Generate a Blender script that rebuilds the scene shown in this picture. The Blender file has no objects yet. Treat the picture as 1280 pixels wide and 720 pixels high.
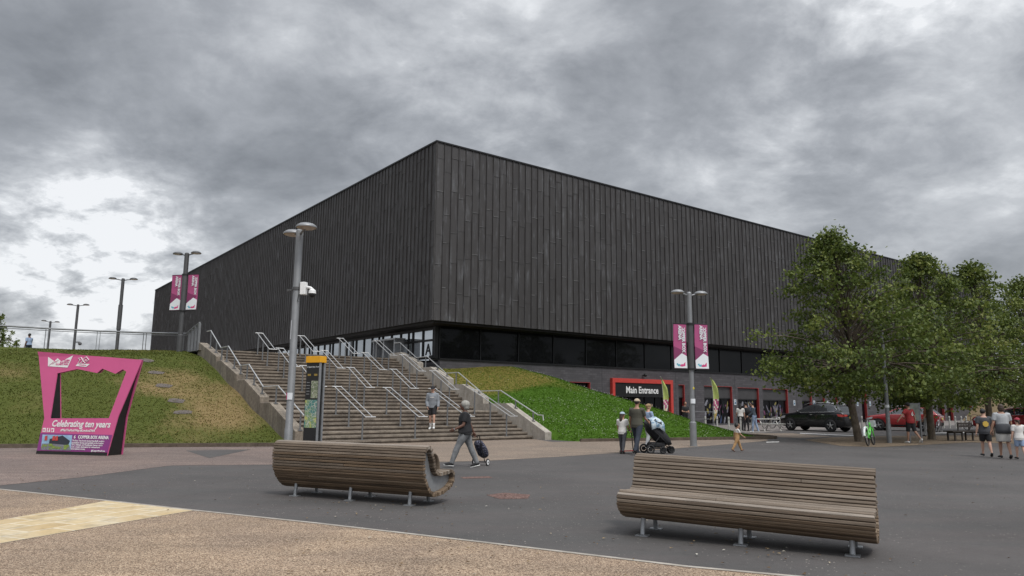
import bpy, bmesh, math, random
from mathutils import Vector, Matrix
R = math.radians; PI = math.pi
random.seed(11)
scene = bpy.context.scene
col = scene.collection

# ------------------------------------------------------------------ camera
F = 908.0; PITCH = math.atan(143 / 908); ROLL = R(.51); EYE = 1.6
_f = Vector((0, math.cos(PITCH), math.sin(PITCH))); _u = Vector((0, -math.sin(PITCH), math.cos(PITCH))); _r = Vector((1, 0, 0))
CR = _r * math.cos(ROLL) + _u * math.sin(ROLL); CU = -_r * math.sin(ROLL) + _u * math.cos(ROLL)
cam = bpy.data.objects.new('camera', bpy.data.cameras.new('camera')); col.objects.link(cam)
m = Matrix((CR, CU, -_f)).transposed().to_4x4(); m.translation = (0, 0, EYE); cam.matrix_world = m
cam.data.sensor_width = 36; cam.data.lens = 36 * F / 1280; cam.data.clip_end = 3000; cam.data.clip_start = .05
scene.camera = cam

def ray(x, y): return _f + CR * ((x - 640) / F) + CU * ((360 - y) / F)
def at(x, y, z=0.0):
    "survey: point of the plane at height z seen at photograph pixel x, y"
    d = ray(x, y); t = (z - EYE) / d.z; return Vector((d.x * t, d.y * t, z))

# building axes: U along the entrance wall, V along the stair-side wall, origin at the cladding corner
CO = Vector((-4.410, 40.240, 0)); UA = R(37.21)
UX = Vector((math.cos(UA), math.sin(UA), 0)); VX = Vector((-math.sin(UA), math.cos(UA), 0))
def W(u, v, z=0.0): return CO + UX * u + VX * v + Vector((0, 0, z))
def UV(p): q = Vector((p[0], p[1], 0)) - CO; return q.dot(UX), q.dot(VX)

# ------------------------------------------------------------------ materials
def nt(name):
    mt = bpy.data.materials.new(name); mt.use_nodes = True
    t = mt.node_tree; return mt, t, t.nodes, t.links, t.nodes['Principled BSDF']
def node(t, typ, **k):
    n = t.nodes.new(typ)
    for a, b in k.items():
        if a in n.inputs: n.inputs[a].default_value = b
        else: setattr(n, a, b)
    return n
def ramp(t, src, stops, mode='LINEAR'):
    r = t.nodes.new('ShaderNodeValToRGB'); r.color_ramp.interpolation = mode
    el = r.color_ramp.elements
    while len(el) < len(stops): el.new(.5)
    for e, (p, c) in zip(el, stops):
        e.position = p; e.color = (c, c, c, 1) if isinstance(c, (int, float)) else (*c, 1)
    t.links.new(src, r.inputs[0]); return r.outputs[0]
def mixc(t, fac, a, b, mode='MIX'):
    n = t.nodes.new('ShaderNodeMix'); n.data_type = 'RGBA'; n.blend_type = mode
    for s, v in ((0, fac), (6, a), (7, b)):
        if isinstance(v, bpy.types.NodeSocket): t.links.new(v, n.inputs[s])
        elif isinstance(v, (int, float)) and s == 0: n.inputs[s].default_value = v
        else: n.inputs[s].default_value = (*v, 1)
    return n.outputs[2]
def coords(t, kind='Object', scale=(1, 1, 1), rot=(0, 0, 0)):
    c = t.nodes.new('ShaderNodeTexCoord'); mp = t.nodes.new('ShaderNodeMapping')
    mp.inputs['Scale'].default_value = scale; mp.inputs['Rotation'].default_value = rot
    t.links.new(c.outputs[kind], mp.inputs[0]); return mp.outputs[0]
def noise(t, vec, scale, detail=4, rough=.55, dist=0):
    n = node(t, 'ShaderNodeTexNoise', Scale=scale, Detail=detail, Roughness=rough, Distortion=dist)
    t.links.new(vec, n.inputs['Vector']); return n.outputs['Fac']
def bump(t, bs, h, strength, dist=.02):
    b = node(t, 'ShaderNodeBump', Strength=strength, Distance=dist); t.links.new(h, b.inputs['Height'])
    t.links.new(b.outputs[0], bs.inputs['Normal'])
MATS = {}
def M(name, c, rough=.6, metal=0., var=.12, scale=6., bmp=0., bscale=40., spec=.5, coat=0.):
    "plain painted / cloth / metal surface with a little unevenness"
    if name in MATS: return MATS[name]
    mt, t, N, L, bs = nt(name)
    v = coords(t)
    n = noise(t, v, scale)
    a = tuple(max(0, x * (1 - var)) for x in c); b = tuple(min(1, x * (1 + var)) for x in c)
    L.new(ramp(t, n, [(.3, a), (.7, b)]), bs.inputs['Base Color'])
    bs.inputs['Roughness'].default_value = rough; bs.inputs['Metallic'].default_value = metal
    bs.inputs['Specular IOR Level'].default_value = spec; bs.inputs['Coat Weight'].default_value = coat
    if bmp: bump(t, bs, noise(t, v, bscale, 3), bmp)
    MATS[name] = mt; return mt

def mat_zinc():
    mt, t, N, L, bs = nt('dark_zinc')
    at_ = node(t, 'ShaderNodeAttribute', attribute_name='tone')
    v = coords(t, scale=(1, 1, .12)); v2 = coords(t)
    streak = noise(t, v, 5.0, 6, .7); blot = noise(t, v2, .9, 5, .6)
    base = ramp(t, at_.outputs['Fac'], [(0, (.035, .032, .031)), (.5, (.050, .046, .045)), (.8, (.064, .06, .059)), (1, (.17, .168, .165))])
    st = ramp(t, streak, [(.52, 0), (.72, 1)])
    mul = node(t, 'ShaderNodeMath', operation='MULTIPLY'); L.new(st, mul.inputs[0]); L.new(ramp(t, blot, [(.40, .1), (.66, 1)]), mul.inputs[1])
    c = mixc(t, mul.outputs[0], base, (.18, .185, .195))
    L.new(c, bs.inputs['Base Color'])
    L.new(ramp(t, blot, [(.3, .42), (.7, .62)]), bs.inputs['Roughness'])
    bs.inputs['Metallic'].default_value = .25
    bump(t, bs, noise(t, v2, 3.0, 3), .15, .05)
    return mt
def mat_brick():
    mt, t, N, L, bs = nt('grey_brick')
    v = coords(t, rot=(R(90), 0, 0))
    br = node(t, 'ShaderNodeTexBrick', Scale=1.0); L.new(v, br.inputs[0])
    br.inputs['Brick Width'].default_value = .44; br.inputs['Row Height'].default_value = .15; br.inputs['Mortar Size'].default_value = .012
    br.inputs['Color1'].default_value = (.067, .063, .07, 1); br.inputs['Color2'].default_value = (.098, .092, .1, 1); br.inputs['Mortar'].default_value = (.06, .057, .06, 1)
    n = noise(t, coords(t), .7, 5)
    L.new(mixc(t, .55, br.outputs['Color'], ramp(t, n, [(.3, .55), (.7, 1.0)]), 'MULTIPLY'), bs.inputs['Base Color'])
    bs.inputs['Roughness'].default_value = .75; bump(t, bs, br.outputs['Fac'], -.25)
    return mt
def mat_wood(name, a, b, c):
    mt, t, N, L, bs = nt(name)
    at_ = node(t, 'ShaderNodeAttribute', attribute_name='tone')
    v = coords(t, scale=(1.2, 30, 30)); g = noise(t, v, 2.0, 6, .65); big = noise(t, coords(t, scale=(1, 4, 4)), 1.3, 4)
    base = ramp(t, at_.outputs['Fac'], [(0, a), (.55, b), (1, c)])
    k = mixc(t, .8, base, ramp(t, g, [(.3, .4), (.7, 1.15)]), 'MULTIPLY')
    L.new(mixc(t, .5, k, ramp(t, big, [(.35, .6), (.7, 1.1)]), 'MULTIPLY'), bs.inputs['Base Color'])
    bs.inputs['Roughness'].default_value = .8; bump(t, bs, g, .35, .01)
    return mt
def mat_asphalt():
    mt, t, N, L, bs = nt('asphalt')
    v = coords(t)
    fine = noise(t, v, 130, 3, .8); mid = noise(t, v, 9, 4, .6); big = noise(t, v, .35, 5, .6)
    c = ramp(t, fine, [(.25, (.05, .047, .046)), (.55, (.092, .086, .083)), (.78, (.17, .162, .152))])
    c = mixc(t, .75, c, ramp(t, big, [(.3, .70), (.7, 1.16)]), 'MULTIPLY')
    c = mixc(t, .5, c, ramp(t, noise(t, v, 2.3, 6, .7, 1.5), [(.30, .62), (.42, 1.0)]), 'MULTIPLY')
    c = mixc(t, .4, c, ramp(t, mid, [(.3, .8), (.7, 1.1)]), 'MULTIPLY')
    stv = noise(t, coords(t, scale=(.25, 1.6, 1), rot=(0, 0, R(12))), .9, 5, .65)
    c = mixc(t, .5, c, ramp(t, stv, [(.35, (.86, .90, .90)), (.65, (1.1, 1.0, .99))]), 'MULTIPLY')
    # scattered pale grit, denser in drifts
    vo = node(t, 'ShaderNodeTexVoronoi', Scale=16.0); L.new(v, vo.inputs['Vector'])
    dot = ramp(t, vo.outputs['Distance'], [(.0, 1), (.12, .9), (.17, 0)])
    sep = node(t, 'ShaderNodeSeparateColor'); L.new(vo.outputs['Color'], sep.inputs[0])
    gate = ramp(t, sep.outputs[0], [(.55, 0), (.58, 1)], 'LINEAR')
    drift = ramp(t, noise(t, v, .8, 4), [(.40, .06), (.58, 1)])
    m1 = node(t, 'ShaderNodeMath', operation='MULTIPLY'); L.new(dot, m1.inputs[0]); L.new(gate, m1.inputs[1])
    m2 = node(t, 'ShaderNodeMath', operation='MULTIPLY'); L.new(m1.outputs[0], m2.inputs[0]); L.new(drift, m2.inputs[1])
    L.new(mixc(t, m2.outputs[0], c, (.34, .31, .27)), bs.inputs['Base Color'])
    bs.inputs['Roughness'].default_value = .86; bs.inputs['Specular IOR Level'].default_value = .35
    bump(t, bs, fine, .5, .006); return mt
def mat_gravel(name, dark, mid_, light, tintA=None, tintB=None, sc=75):
    mt, t, N, L, bs = nt(name)
    v = coords(t)
    vo = node(t, 'ShaderNodeTexVoronoi', Scale=float(sc)); L.new(v, vo.inputs['Vector'])
    sep = node(t, 'ShaderNodeSeparateColor'); L.new(vo.outputs['Color'], sep.inputs[0])
    c = ramp(t, sep.outputs[0], [(.05, dark), (.5, mid_), (.95, light)])
    c = mixc(t, 1, c, ramp(t, vo.outputs['Distance'], [(.35, 1.0), (.75, .5)]), 'MULTIPLY')
    big = noise(t, v, .45, 5, .62, .6)
    if tintA: c = mixc(t, .9, c, ramp(t, big, [(.36, tintA), (.6, tintB)]), 'MULTIPLY')
    st = noise(t, coords(t, scale=(.5, 2.2, 1), rot=(0, 0, R(-28))), 1.1, 4)
    c = mixc(t, .6, c, ramp(t, st, [(.35, .72), (.65, 1.15)]), 'MULTIPLY')
    L.new(c, bs.inputs['Base Color']); bs.inputs['Roughness'].default_value = .85
    bump(t, bs, vo.outputs['Distance'], -.35, .006); return mt
def mat_slab():
    mt, t, N, L, bs = nt('yellow_paving')
    v = coords(t)
    br = node(t, 'ShaderNodeTexBrick', Scale=1.0); L.new(v, br.inputs[0])
    br.inputs['Brick Width'].default_value = .62; br.inputs['Row Height'].default_value = .4; br.inputs['Mortar Size'].default_value = .012
    br.inputs['Color1'].default_value = (.47, .34, .17, 1); br.inputs['Color2'].default_value = (.55, .43, .25, 1); br.inputs['Mortar'].default_value = (.66, .6, .47, 1)
    n = noise(t, v, 14, 5, .7); b = noise(t, v, 1.2, 4)
    c = mixc(t, .6, br.outputs['Color'], ramp(t, n, [(.3, .72), (.7, 1.1)]), 'MULTIPLY')
    c = mixc(t, ramp(t, b, [(.45, 0), (.75, .55)]), c, (.58, .52, .4))
    c = mixc(t, .7, c, ramp(t, noise(t, v, 3.1, 6, .7), [(.32, .55), (.5, 1.0)]), 'MULTIPLY')
    L.new(c, bs.inputs['Base Color']); bs.inputs['Roughness'].default_value = .8; bump(t, bs, n, .2, .005); return mt
def mat_concrete(name, a, b, stain=.5):
    mt, t, N, L, bs = nt(name)
    v = coords(t); n = noise(t, v, 7, 6, .65); s = noise(t, coords(t, scale=(1, 1, .25)), 2.2, 5, .7); f = noise(t, v, 60, 2)
    c = ramp(t, n, [(.3, a), (.7, b)])
    c = mixc(t, stain, c, ramp(t, s, [(.35, .45), (.62, 1.08)]), 'MULTIPLY')
    L.new(c, bs.inputs['Base Color']); bs.inputs['Roughness'].default_value = .85; bump(t, bs, f, .2, .005); return mt
def mat_step():
    mt, t, N, L, bs = nt('step_stone')
    v = coords(t, scale=(1, 1, 3)); n = noise(t, v, 3.2, 6, .7); w = noise(t, coords(t, scale=(1, 1, .3)), 1.6, 5, .75)
    at_ = node(t, 'ShaderNodeAttribute', attribute_name='tone')
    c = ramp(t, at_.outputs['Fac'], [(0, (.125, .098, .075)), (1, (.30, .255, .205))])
    c = mixc(t, .8, c, ramp(t, n, [(.33, .5), (.66, 1.1)]), 'MULTIPLY')
    c = mixc(t, .6, c, ramp(t, w, [(.38, .45), (.55, 1.05)]), 'MULTIPLY')
    L.new(c, bs.inputs['Base Color']); bs.inputs['Roughness'].default_value = .85; return mt
def mat_grass(name, g1, g2, dry, lo, hi):
    mt, t, N, L, bs = nt(name)
    v = coords(t); f = noise(t, v, 24, 5, .75); p = noise(t, v, .33, 5, .62, .4)
    g = ramp(t, f, [(.25, g1), (.75, g2)])
    d = ramp(t, f, [(.25, tuple(x * .62 for x in dry)), (.75, dry)])
    an = node(t, 'ShaderNodeAttribute', attribute_name='tone'); dn = t.nodes.new('ShaderNodeMath'); dn.operation = 'MULTIPLY_ADD'; L.new(p, dn.inputs[0]); dn.inputs[1].default_value = lo; L.new(an.outputs['Fac'], dn.inputs[2]); dsum = dn.outputs[0]
    L.new(mixc(t, ramp(t, dsum, [(.42, 0), (.72, 1)]), g, d), bs.inputs['Base Color'])
    bs.inputs['Roughness'].default_value = .95; bs.inputs['Specular IOR Level'].default_value = .15
    bump(t, bs, f, .45, .06); return mt
def mat_blade(name, stops):
    mt, t, N, L, bs = nt(name)
    at_ = node(t, 'ShaderNodeAttribute', attribute_name='tone')
    L.new(ramp(t, at_.outputs['Fac'], stops), bs.inputs['Base Color'])
    bs.inputs['Roughness'].default_value = .9; bs.inputs['Specular IOR Level'].default_value = .06
    return mt
def mat_leaf(name, stops):
    mt, t, N, L, bs = nt(name)
    at_ = node(t, 'ShaderNodeAttribute', attribute_name='tone')
    c = ramp(t, at_.outputs['Fac'], stops)
    L.new(c, bs.inputs['Base Color']); bs.inputs['Roughness'].default_value = .55; bs.inputs['Specular IOR Level'].default_value = .3
    tr = node(t, 'ShaderNodeBsdfTranslucent'); L.new(c, tr.inputs[0])
    mx = node(t, 'ShaderNodeMixShader'); mx.inputs[0].default_value = .33
    L.new(bs.outputs[0], mx.inputs[1]); L.new(tr.outputs[0], mx.inputs[2]); L.new(mx.outputs[0], N['Material Output'].inputs[0])
    return mt
def mat_glass(name, tint, refl, rough=.03, spec=.5):
    "coated glazing: dark body under a partly reflecting film"
    mt, t, N, L, bs = nt(name)
    bs.inputs['Base Color'].default_value = (*tint, 1); bs.inputs['Roughness'].default_value = .25; bs.inputs['Specular IOR Level'].default_value = spec
    gl = node(t, 'ShaderNodeBsdfGlossy'); gl.inputs['Roughness'].default_value = rough
    gl.inputs['Color'].default_value = (.92, .96, 1, 1)
    n = noise(t, coords(t), .8, 2); b = node(t, 'ShaderNodeBump', Strength=.04, Distance=.05); L.new(n, b.inputs['Height']); L.new(b.outputs[0], gl.inputs['Normal'])
    mx = node(t, 'ShaderNodeMixShader'); mx.inputs[0].default_value = refl
    L.new(bs.outputs[0], mx.inputs[1]); L.new(gl.outputs[0], mx.inputs[2]); L.new(mx.outputs[0], N['Material Output'].inputs[0])
    return mt
def mat_bark():
    mt, t, N, L, bs = nt('bark')
    v = coords(t, scale=(1, 1, .4)); n = noise(t, v, 14, 6, .7); p = noise(t, coords(t), 3, 3)
    c = ramp(t, n, [(.3, (.045, .033, .024)), (.7, (.15, .118, .085))])
    L.new(mixc(t, ramp(t, p, [(.5, 0), (.7, .5)]), c, (.2, .18, .14)), bs.inputs['Base Color'])
    bs.inputs['Roughness'].default_value = .9; bump(t, bs, n, .7, .03); return mt

ZINC = mat_zinc(); BRICK = mat_brick(); ASPHALT = mat_asphalt(); BARK = mat_bark(); STEP = mat_step()
WOOD_OLD = mat_wood('weathered_timber', (.11, .078, .052), (.225, .176, .132), (.37, .32, .27))
WOOD_WARM = mat_wood('less_weathered_timber', (.10, .066, .04), (.215, .148, .092), (.31, .235, .165))
CONC = mat_concrete('pale_concrete', (.30, .27, .225), (.44, .40, .35)); CONC2 = mat_concrete('stained_concrete', (.16, .13, .10), (.29, .25, .2), .75)
GLASS_SKY = mat_glass('coated_glass', (.03, .035, .04), .72, .02); GLASS_DARK = mat_glass('smoked_glass', (.004, .004, .005), .012, .02, .12)
GLASS_CAR = mat_glass('car_glass', (.008, .009, .01), .06, .02)
GALV = M('galvanised_steel', (.33, .34, .35), .5, .6, .15, 9); POSTGREY = M('grey_post_paint', (.17, .175, .18), .5, .3, .12, 5)
LAMPGREY = M('lamp_grey_paint', (.25, .255, .26), .45, .4, .1, 4); RAIL = M('brushed_steel', (.58, .58, .57), .38, .8, .08, 12)
DARKLAMP = M('dark_lamp_paint', (.085, .085, .087), .5, .3, .1, 4)
BLACK = M('black_paint', (.012, .012, .013), .5, 0, .2); RED = M('red_frame_paint', (.47, .045, .035), .5, 0, .1); DKRED = M('dark_red_paint', (.28, .03, .028), .55, 0, .15)
WHITE = M('white_paint', (.78, .78, .77), .5, 0, .05); RUBBER = M('rubber', (.014, .014, .015), .8, 0, .2); SOFFIT = M('brown_soffit', (.010, .0075, .0065), .6, 0, .2, 2)
DARKMETAL = M('dark_frame_metal', (.018, .018, .019), .45, .4, .2)

# ------------------------------------------------------------------ mesh helpers
class MB:
    def __init__(s): s.v = []; s.f = []; s.t = []; s.m = []
    def add(s, vs, fs, tone=.5, mi=0):
        o = len(s.v); s.v += [tuple(p) for p in vs]
        for f in fs: s.f.append(tuple(i + o for i in f)); s.t.append(tone); s.m.append(mi)
    def box(s, a, b, tone=.5, mi=0, mtx=None):
        x0, y0, z0 = a; x1, y1, z1 = b
        vs = [Vector(p) for p in ((x0, y0, z0), (x1, y0, z0), (x1, y1, z0), (x0, y1, z0), (x0, y0, z1), (x1, y0, z1), (x1, y1, z1), (x0, y1, z1))]
        if mtx: vs = [mtx @ p for p in vs]
        s.add(vs, [(0, 3, 2, 1), (4, 5, 6, 7), (0, 1, 5, 4), (1, 2, 6, 5), (2, 3, 7, 6), (3, 0, 4, 7)], tone, mi)
    def prism(s, poly, ax, tone=.5, mi=0):
        "polygon of 3D points swept by vector ax"
        n = len(poly); P = [Vector(p) for p in poly]; A = Vector(ax)
        s.add(P + [p + A for p in P], [tuple(range(n - 1, -1, -1)), tuple(range(n, 2 * n))] + [(i, (i + 1) % n, n + (i + 1) % n, n + i) for i in range(n)], tone, mi)
    def tube(s, pts, rad, n=8, tone=.5, mi=0, side=None, cap=True, close=False):
        P = [Vector(p) for p in pts]; k = len(P)
        if not isinstance(rad, (list, tuple)): rad = [rad] * k
        prev = None; rings = []
        for i, p in enumerate(P):
            if close: d = P[(i + 1) % k] - P[i - 1]
            else: d = (P[min(i + 1, k - 1)] - P[max(i - 1, 0)])
            d = d.normalized() if d.length > 1e-9 else Vector((0, 0, 1))
            if side is not None: a = Vector(side) - d * d.dot(Vector(side))
            elif prev is None:
                h = Vector((0, 0, 1)) if abs(d.z) < .9 else Vector((1, 0, 0)); a = h - d * d.dot(h)
            else: a = prev - d * d.dot(prev)
            a.normalize(); prev = a; b = d.cross(a)
            r = rad[i]; ra, rb = r if isinstance(r, (tuple, list)) else (r, r)
            rings.append([p + a * (ra * math.cos(2 * PI * j / n)) + b * (rb * math.sin(2 * PI * j / n)) for j in range(n)])
        vs = [q for rg in rings for q in rg]; fs = []
        for i in range(k if close else k - 1):
            i2 = (i + 1) % k
            for j in range(n): fs.append((i * n + j, i * n + (j + 1) % n, i2 * n + (j + 1) % n, i2 * n + j))
        if cap and not close: fs += [tuple(range(n - 1, -1, -1)), tuple((k - 1) * n + j for j in range(n))]
        s.add(vs, fs, tone, mi)
    def ball(s, c, r, n=10, m=6, tone=.5, mi=0, mtx=None):
        c = Vector(c); rx, ry, rz = r if isinstance(r, (tuple, list)) else (r, r, r)
        vs = [Vector((0, 0, -rz))]
        for i in range(1, m):
            a = -PI / 2 + PI * i / m
            vs += [Vector((rx * math.cos(a) * math.cos(2 * PI * j / n), ry * math.cos(a) * math.sin(2 * PI * j / n), rz * math.sin(a))) for j in range(n)]
        vs.append(Vector((0, 0, rz)))
        if mtx: vs = [mtx @ p for p in vs]
        vs = [p + c for p in vs]; fs = []
        for j in range(n): fs.append((0, 1 + (j + 1) % n, 1 + j)); fs.append((len(vs) - 1, 1 + (m - 2) * n + j, 1 + (m - 2) * n + (j + 1) % n))
        for i in range(m - 2):
            for j in range(n): fs.append((1 + i * n + j, 1 + i * n + (j + 1) % n, 1 + (i + 1) * n + (j + 1) % n, 1 + (i + 1) * n + j))
        s.add(vs, fs, tone, mi)
    def ring(s, c, ax, R_, r, n=24, k=8, tone=.5, mi=0):
        ax = Vector(ax).normalized(); h = Vector((0, 0, 1)) if abs(ax.z) < .9 else Vector((1, 0, 0))
        a = ax.cross(h).normalized(); b = ax.cross(a)
        s.tube([Vector(c) + a * R_ * math.cos(2 * PI * i / n) + b * R_ * math.sin(2 * PI * i / n) for i in range(n)], r, k, tone, mi, side=ax, close=True)
    def mesh(s, name, mats, smooth=False):
        me = bpy.data.meshes.new(name); me.from_pydata(s.v, [], s.f)
        for x in (mats if isinstance(mats, (list, tuple)) else [mats]): me.materials.append(x)
        a = me.attributes.new('tone', 'FLOAT', 'FACE'); a.data.foreach_set('value', s.t)
        if any(s.m): me.polygons.foreach_set('material_index', s.m)
        if smooth: me.polygons.foreach_set('use_smooth', [True] * len(s.f))
        me.update(); return me
    def build(s, name, mats, parent=None, smooth=False, fix=True):
        me = s.mesh(name, mats, smooth)
        if fix:
            bm = bmesh.new(); bm.from_mesh(me); bmesh.ops.recalc_face_normals(bm, faces=bm.faces); bm.to_mesh(me); bm.free()
        return link(name, me, parent)
def link(name, me, parent=None):
    o = bpy.data.objects.new(name, me); col.objects.link(o)
    if parent: o.parent = parent
    return o
def tag(o, label, cat, group=None):
    o['label'] = label; o['category'] = cat
    if group: o['group'] = group
    return o
def struct(o, kind='structure'): o['kind'] = kind; return o
def thing(name, label, cat, loc=(0, 0, 0), rz=0., group=None):
    o = link(name, None); o.location = loc; o.rotation_euler = (0, 0, rz); o.empty_display_size = .2
    return tag(o, label, cat, group)
def copy_tree(o, parent=None):
    c = o.copy(); col.objects.link(c)
    if parent: c.parent = parent
    for ch in list(o.children): copy_tree(ch, c)
    return c
def smooth_edges(o, ang=40):
    me = o.data; me.polygons.foreach_set('use_smooth', [True] * len(me.polygons)); me.set_sharp_from_angle(angle=R(ang)); return o
def bevel(o, w=.01, seg=2):
    md = o.modifiers.new('bevel', 'BEVEL'); md.width = w; md.segments = seg; md.limit_method = 'ANGLE'; return o
def bake(o):
    dg = bpy.context.evaluated_depsgraph_get(); me = bpy.data.meshes.new_from_object(o.evaluated_get(dg))
    o.modifiers.clear(); o.data = me; return o
def text(name, s, mat, parent, size, mtx, sx=1., shear=0., align='CENTER', off=0., depth=.002, space=1.):
    cu = bpy.data.curves.new(name, 'FONT'); cu.body = s; cu.size = size; cu.align_x = align; cu.align_y = 'CENTER'
    cu.shear = shear; cu.offset = off; cu.extrude = depth; cu.space_character = space; cu.resolution_u = 2
    o = bpy.data.objects.new(name, cu); col.objects.link(o)
    dg = bpy.context.evaluated_depsgraph_get(); dg.update()
    me = bpy.data.meshes.new_from_object(o.evaluated_get(dg)); bpy.data.objects.remove(o); bpy.data.curves.remove(cu)
    me.transform(mtx @ Matrix.Diagonal((sx, 1, 1, 1))); me.materials.clear(); me.materials.append(mat)
    return link(name, me, parent)
# x right, y up on a vertical plate whose outward normal is local -Y
def plate(x, y, z): return Matrix.Translation((x, y, z)) @ Matrix.Rotation(PI / 2, 4, 'X')
def sheet(name, pts, z, mat, sub=None):
    b = MB(); b.add([(p[0], p[1], z) for p in pts], [tuple(range(len(pts)))])
    o = b.build(name, mat, fix=False)
    if o.data.polygons[0].normal.z < 0: o.data.flip_normals()
    return struct(o)
def catmull(pts, k=6, closed=False):
    P = [Vector(p) for p in pts]; n = len(P); out = []
    for i in range(n if closed else n - 1):
        g = lambda j: P[j % n] if closed else P[min(max(j, 0), n - 1)]
        a, b, c, d = g(i - 1), g(i), g(i + 1), g(i + 2)
        for q in range(k):
            t = q / k; out.append(.5 * ((2 * b) + (c - a) * t + (2 * a - 5 * b + 4 * c - d) * t * t + (3 * b - a - 3 * c + d) * t ** 3))
    if not closed: out.append(P[-1])
    return out
exec_parts = []

# ------------------------------------------------------------------ sky and light
SUN_EL, SUN_AZ = R(56), R(148)      # azimuth clockwise from +Y
wd = bpy.data.worlds.new('World'); scene.world = wd; wd.use_nodes = True
t = wd.node_tree; t.nodes.clear(); L = t.links
sky = t.nodes.new('ShaderNodeTexSky'); sky.sky_type = 'NISHITA'; sky.sun_disc = False
sky.sun_elevation = SUN_EL; sky.sun_rotation = SUN_AZ; sky.air_density = 1.2; sky.dust_density = 2
bg_sky = t.nodes.new('ShaderNodeBackground'); bg_sky.inputs[1].default_value = .12; L.new(sky.outputs[0], bg_sky.inputs[0])
tc = t.nodes.new('ShaderNodeTexCoord'); gen = tc.outputs['Generated']
sp = t.nodes.new('ShaderNodeSeparateXYZ'); L.new(gen, sp.inputs[0])
def mth(op, a, b=None, c=None, clamp=False):
    n = t.nodes.new('ShaderNodeMath'); n.operation = op; n.use_clamp = clamp
    for i, x in enumerate((a, b, c)):
        if x is None: continue
        if isinstance(x, bpy.types.NodeSocket): L.new(x, n.inputs[i])
        else: n.inputs[i].default_value = x
    return n.outputs[0]
zc = mth('MAXIMUM', sp.outputs[2], 0.0)
den = mth('ADD', zc, .42)
cb = t.nodes.new('ShaderNodeCombineXYZ'); L.new(mth('DIVIDE', sp.outputs[0], den), cb.inputs[0]); L.new(mth('DIVIDE', sp.outputs[1], den), cb.inputs[1]); L.new(mth('MULTIPLY', zc, 1.5), cb.inputs[2])
pv = cb.outputs[0]
def mapped(off, sc):
    mp = t.nodes.new('ShaderNodeMapping'); mp.inputs['Location'].default_value = off; mp.inputs['Scale'].default_value = sc; L.new(pv, mp.inputs[0]); return mp.outputs[0]
n1 = noise(t, mapped((1.7, 5.2, 0), (2.0, 2.1, 1)), 1.0, 8, .54, .45)        # big cloud masses
n2 = noise(t, mapped((8.3, 1.1, 3), (2.0, 2.2, 1)), 2.8, 9, .58, .35)      # wisps
n3 = noise(t, mapped((3.1, 9.4, 6), (2.0, 2.2, 1)), 8.0, 8, .62, .2)
val = mth('ADD', mth('ADD', mth('MULTIPLY', n1, .62), mth('MULTIPLY_ADD', n2, .34, .265)), mth('MULTIPLY', n3, .10))   # about .78
def lobe(x, y, sharp, amp):
    d = ray(x, y).normalized(); dp = t.nodes.new('ShaderNodeVectorMath'); dp.operation = 'DOT_PRODUCT'
    L.new(gen, dp.inputs[0]); dp.inputs[1].default_value = d
    return mth('MULTIPLY', mth('POWER', mth('MAXIMUM', dp.outputs['Value'], 0.0), sharp), amp)
# breaks in the cover (bright) and heavier bellies (dark), where the weather has them
LOBES = [(122, 300, 170, .22), (150, 395, 110, .13), (30, 345, 300, .07), (1100, -40, 130, .10), (1190, 60, 25, .03), (480, 30, 40, .04), (330, 205, 40, -.07), (250, 262, 300, -.08), (985, 90, 120, -.09), (1060, 190, 200, -.05), (60, 160, 40, -.05), (660, 200, 60, .05), (980, 195, 300, .07), (1100, 255, 150, -.07), (20, 288, 700, -.10), (780, 110, 100, -.03)]
brk = mth('MAXIMUM', mth('MULTIPLY_ADD', mth('ADD', n2, mth('MULTIPLY', n3, .5)), 3.4, -1.35), .15)
for lb in LOBES:
    q = lobe(*lb)
    val = mth('ADD', val, mth('MULTIPLY', q, brk) if lb[3] > 0 else q)
cl = t.nodes.new('ShaderNodeValToRGB'); e = cl.color_ramp.elements
while len(e) < 6: e.new(.5)
for q, (p, c) in zip(e, [(.55, (.135, .143, .156)), (.68, (.205, .216, .234)), (.79, (.285, .298, .32)), (.90, (.42, .435, .457)), (.985, (.60, .615, .635)), (1.0, (.66, .672, .69))]): q.position = min(p, 1); q.color = (*c, 1)
L.new(val, cl.inputs[0])
# the cover is thinner overhead and round the hidden sun: brighter there, as overcast skies are
up_ = mth('ADD', 1.0, mth('MULTIPLY', mth('SMOOTH_MIN', mth('MAXIMUM', mth('SUBTRACT', sp.outputs[2], .55), 0.0),   .45, .1), 5.0))
sd = Vector((math.cos(SUN_EL) * math.sin(SUN_AZ), math.cos(SUN_EL) * math.cos(SUN_AZ), math.sin(SUN_EL)))
dpn = t.nodes.new('ShaderNodeVectorMath'); dpn.operation = 'DOT_PRODUCT'; L.new(gen, dpn.inputs[0]); dpn.inputs[1].default_value = sd
glow = mth('MULTIPLY', mth('POWER', mth('MAXIMUM', dpn.outputs['Value'], 0.0), 4.0), 2.6)
bg_cl = t.nodes.new('ShaderNodeBackground'); L.new(cl.outputs[0], bg_cl.inputs[0]); L.new(mth('ADD', up_, glow), bg_cl.inputs[1])
mxs = t.nodes.new('ShaderNodeMixShader'); mxs.inputs[0].default_value = .95
L.new(bg_sky.outputs[0], mxs.inputs[1]); L.new(bg_cl.outputs[0], mxs.inputs[2])
wo = t.nodes.new('ShaderNodeOutputWorld'); L.new(mxs.outputs[0], wo.inputs[0])
sl = bpy.data.lights.new('sun', 'SUN'); sl.energy = 1.3; sl.angle = R(14); sl.color = (1, .96, .9)
so = link('sun', sl); so.rotation_euler = (-sd).to_track_quat('-Z', 'Y').to_euler()
scene.view_settings.view_transform = 'Standard'; scene.view_settings.look = 'None'; scene.view_settings.exposure = .45; scene.view_settings.gamma = 1

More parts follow.
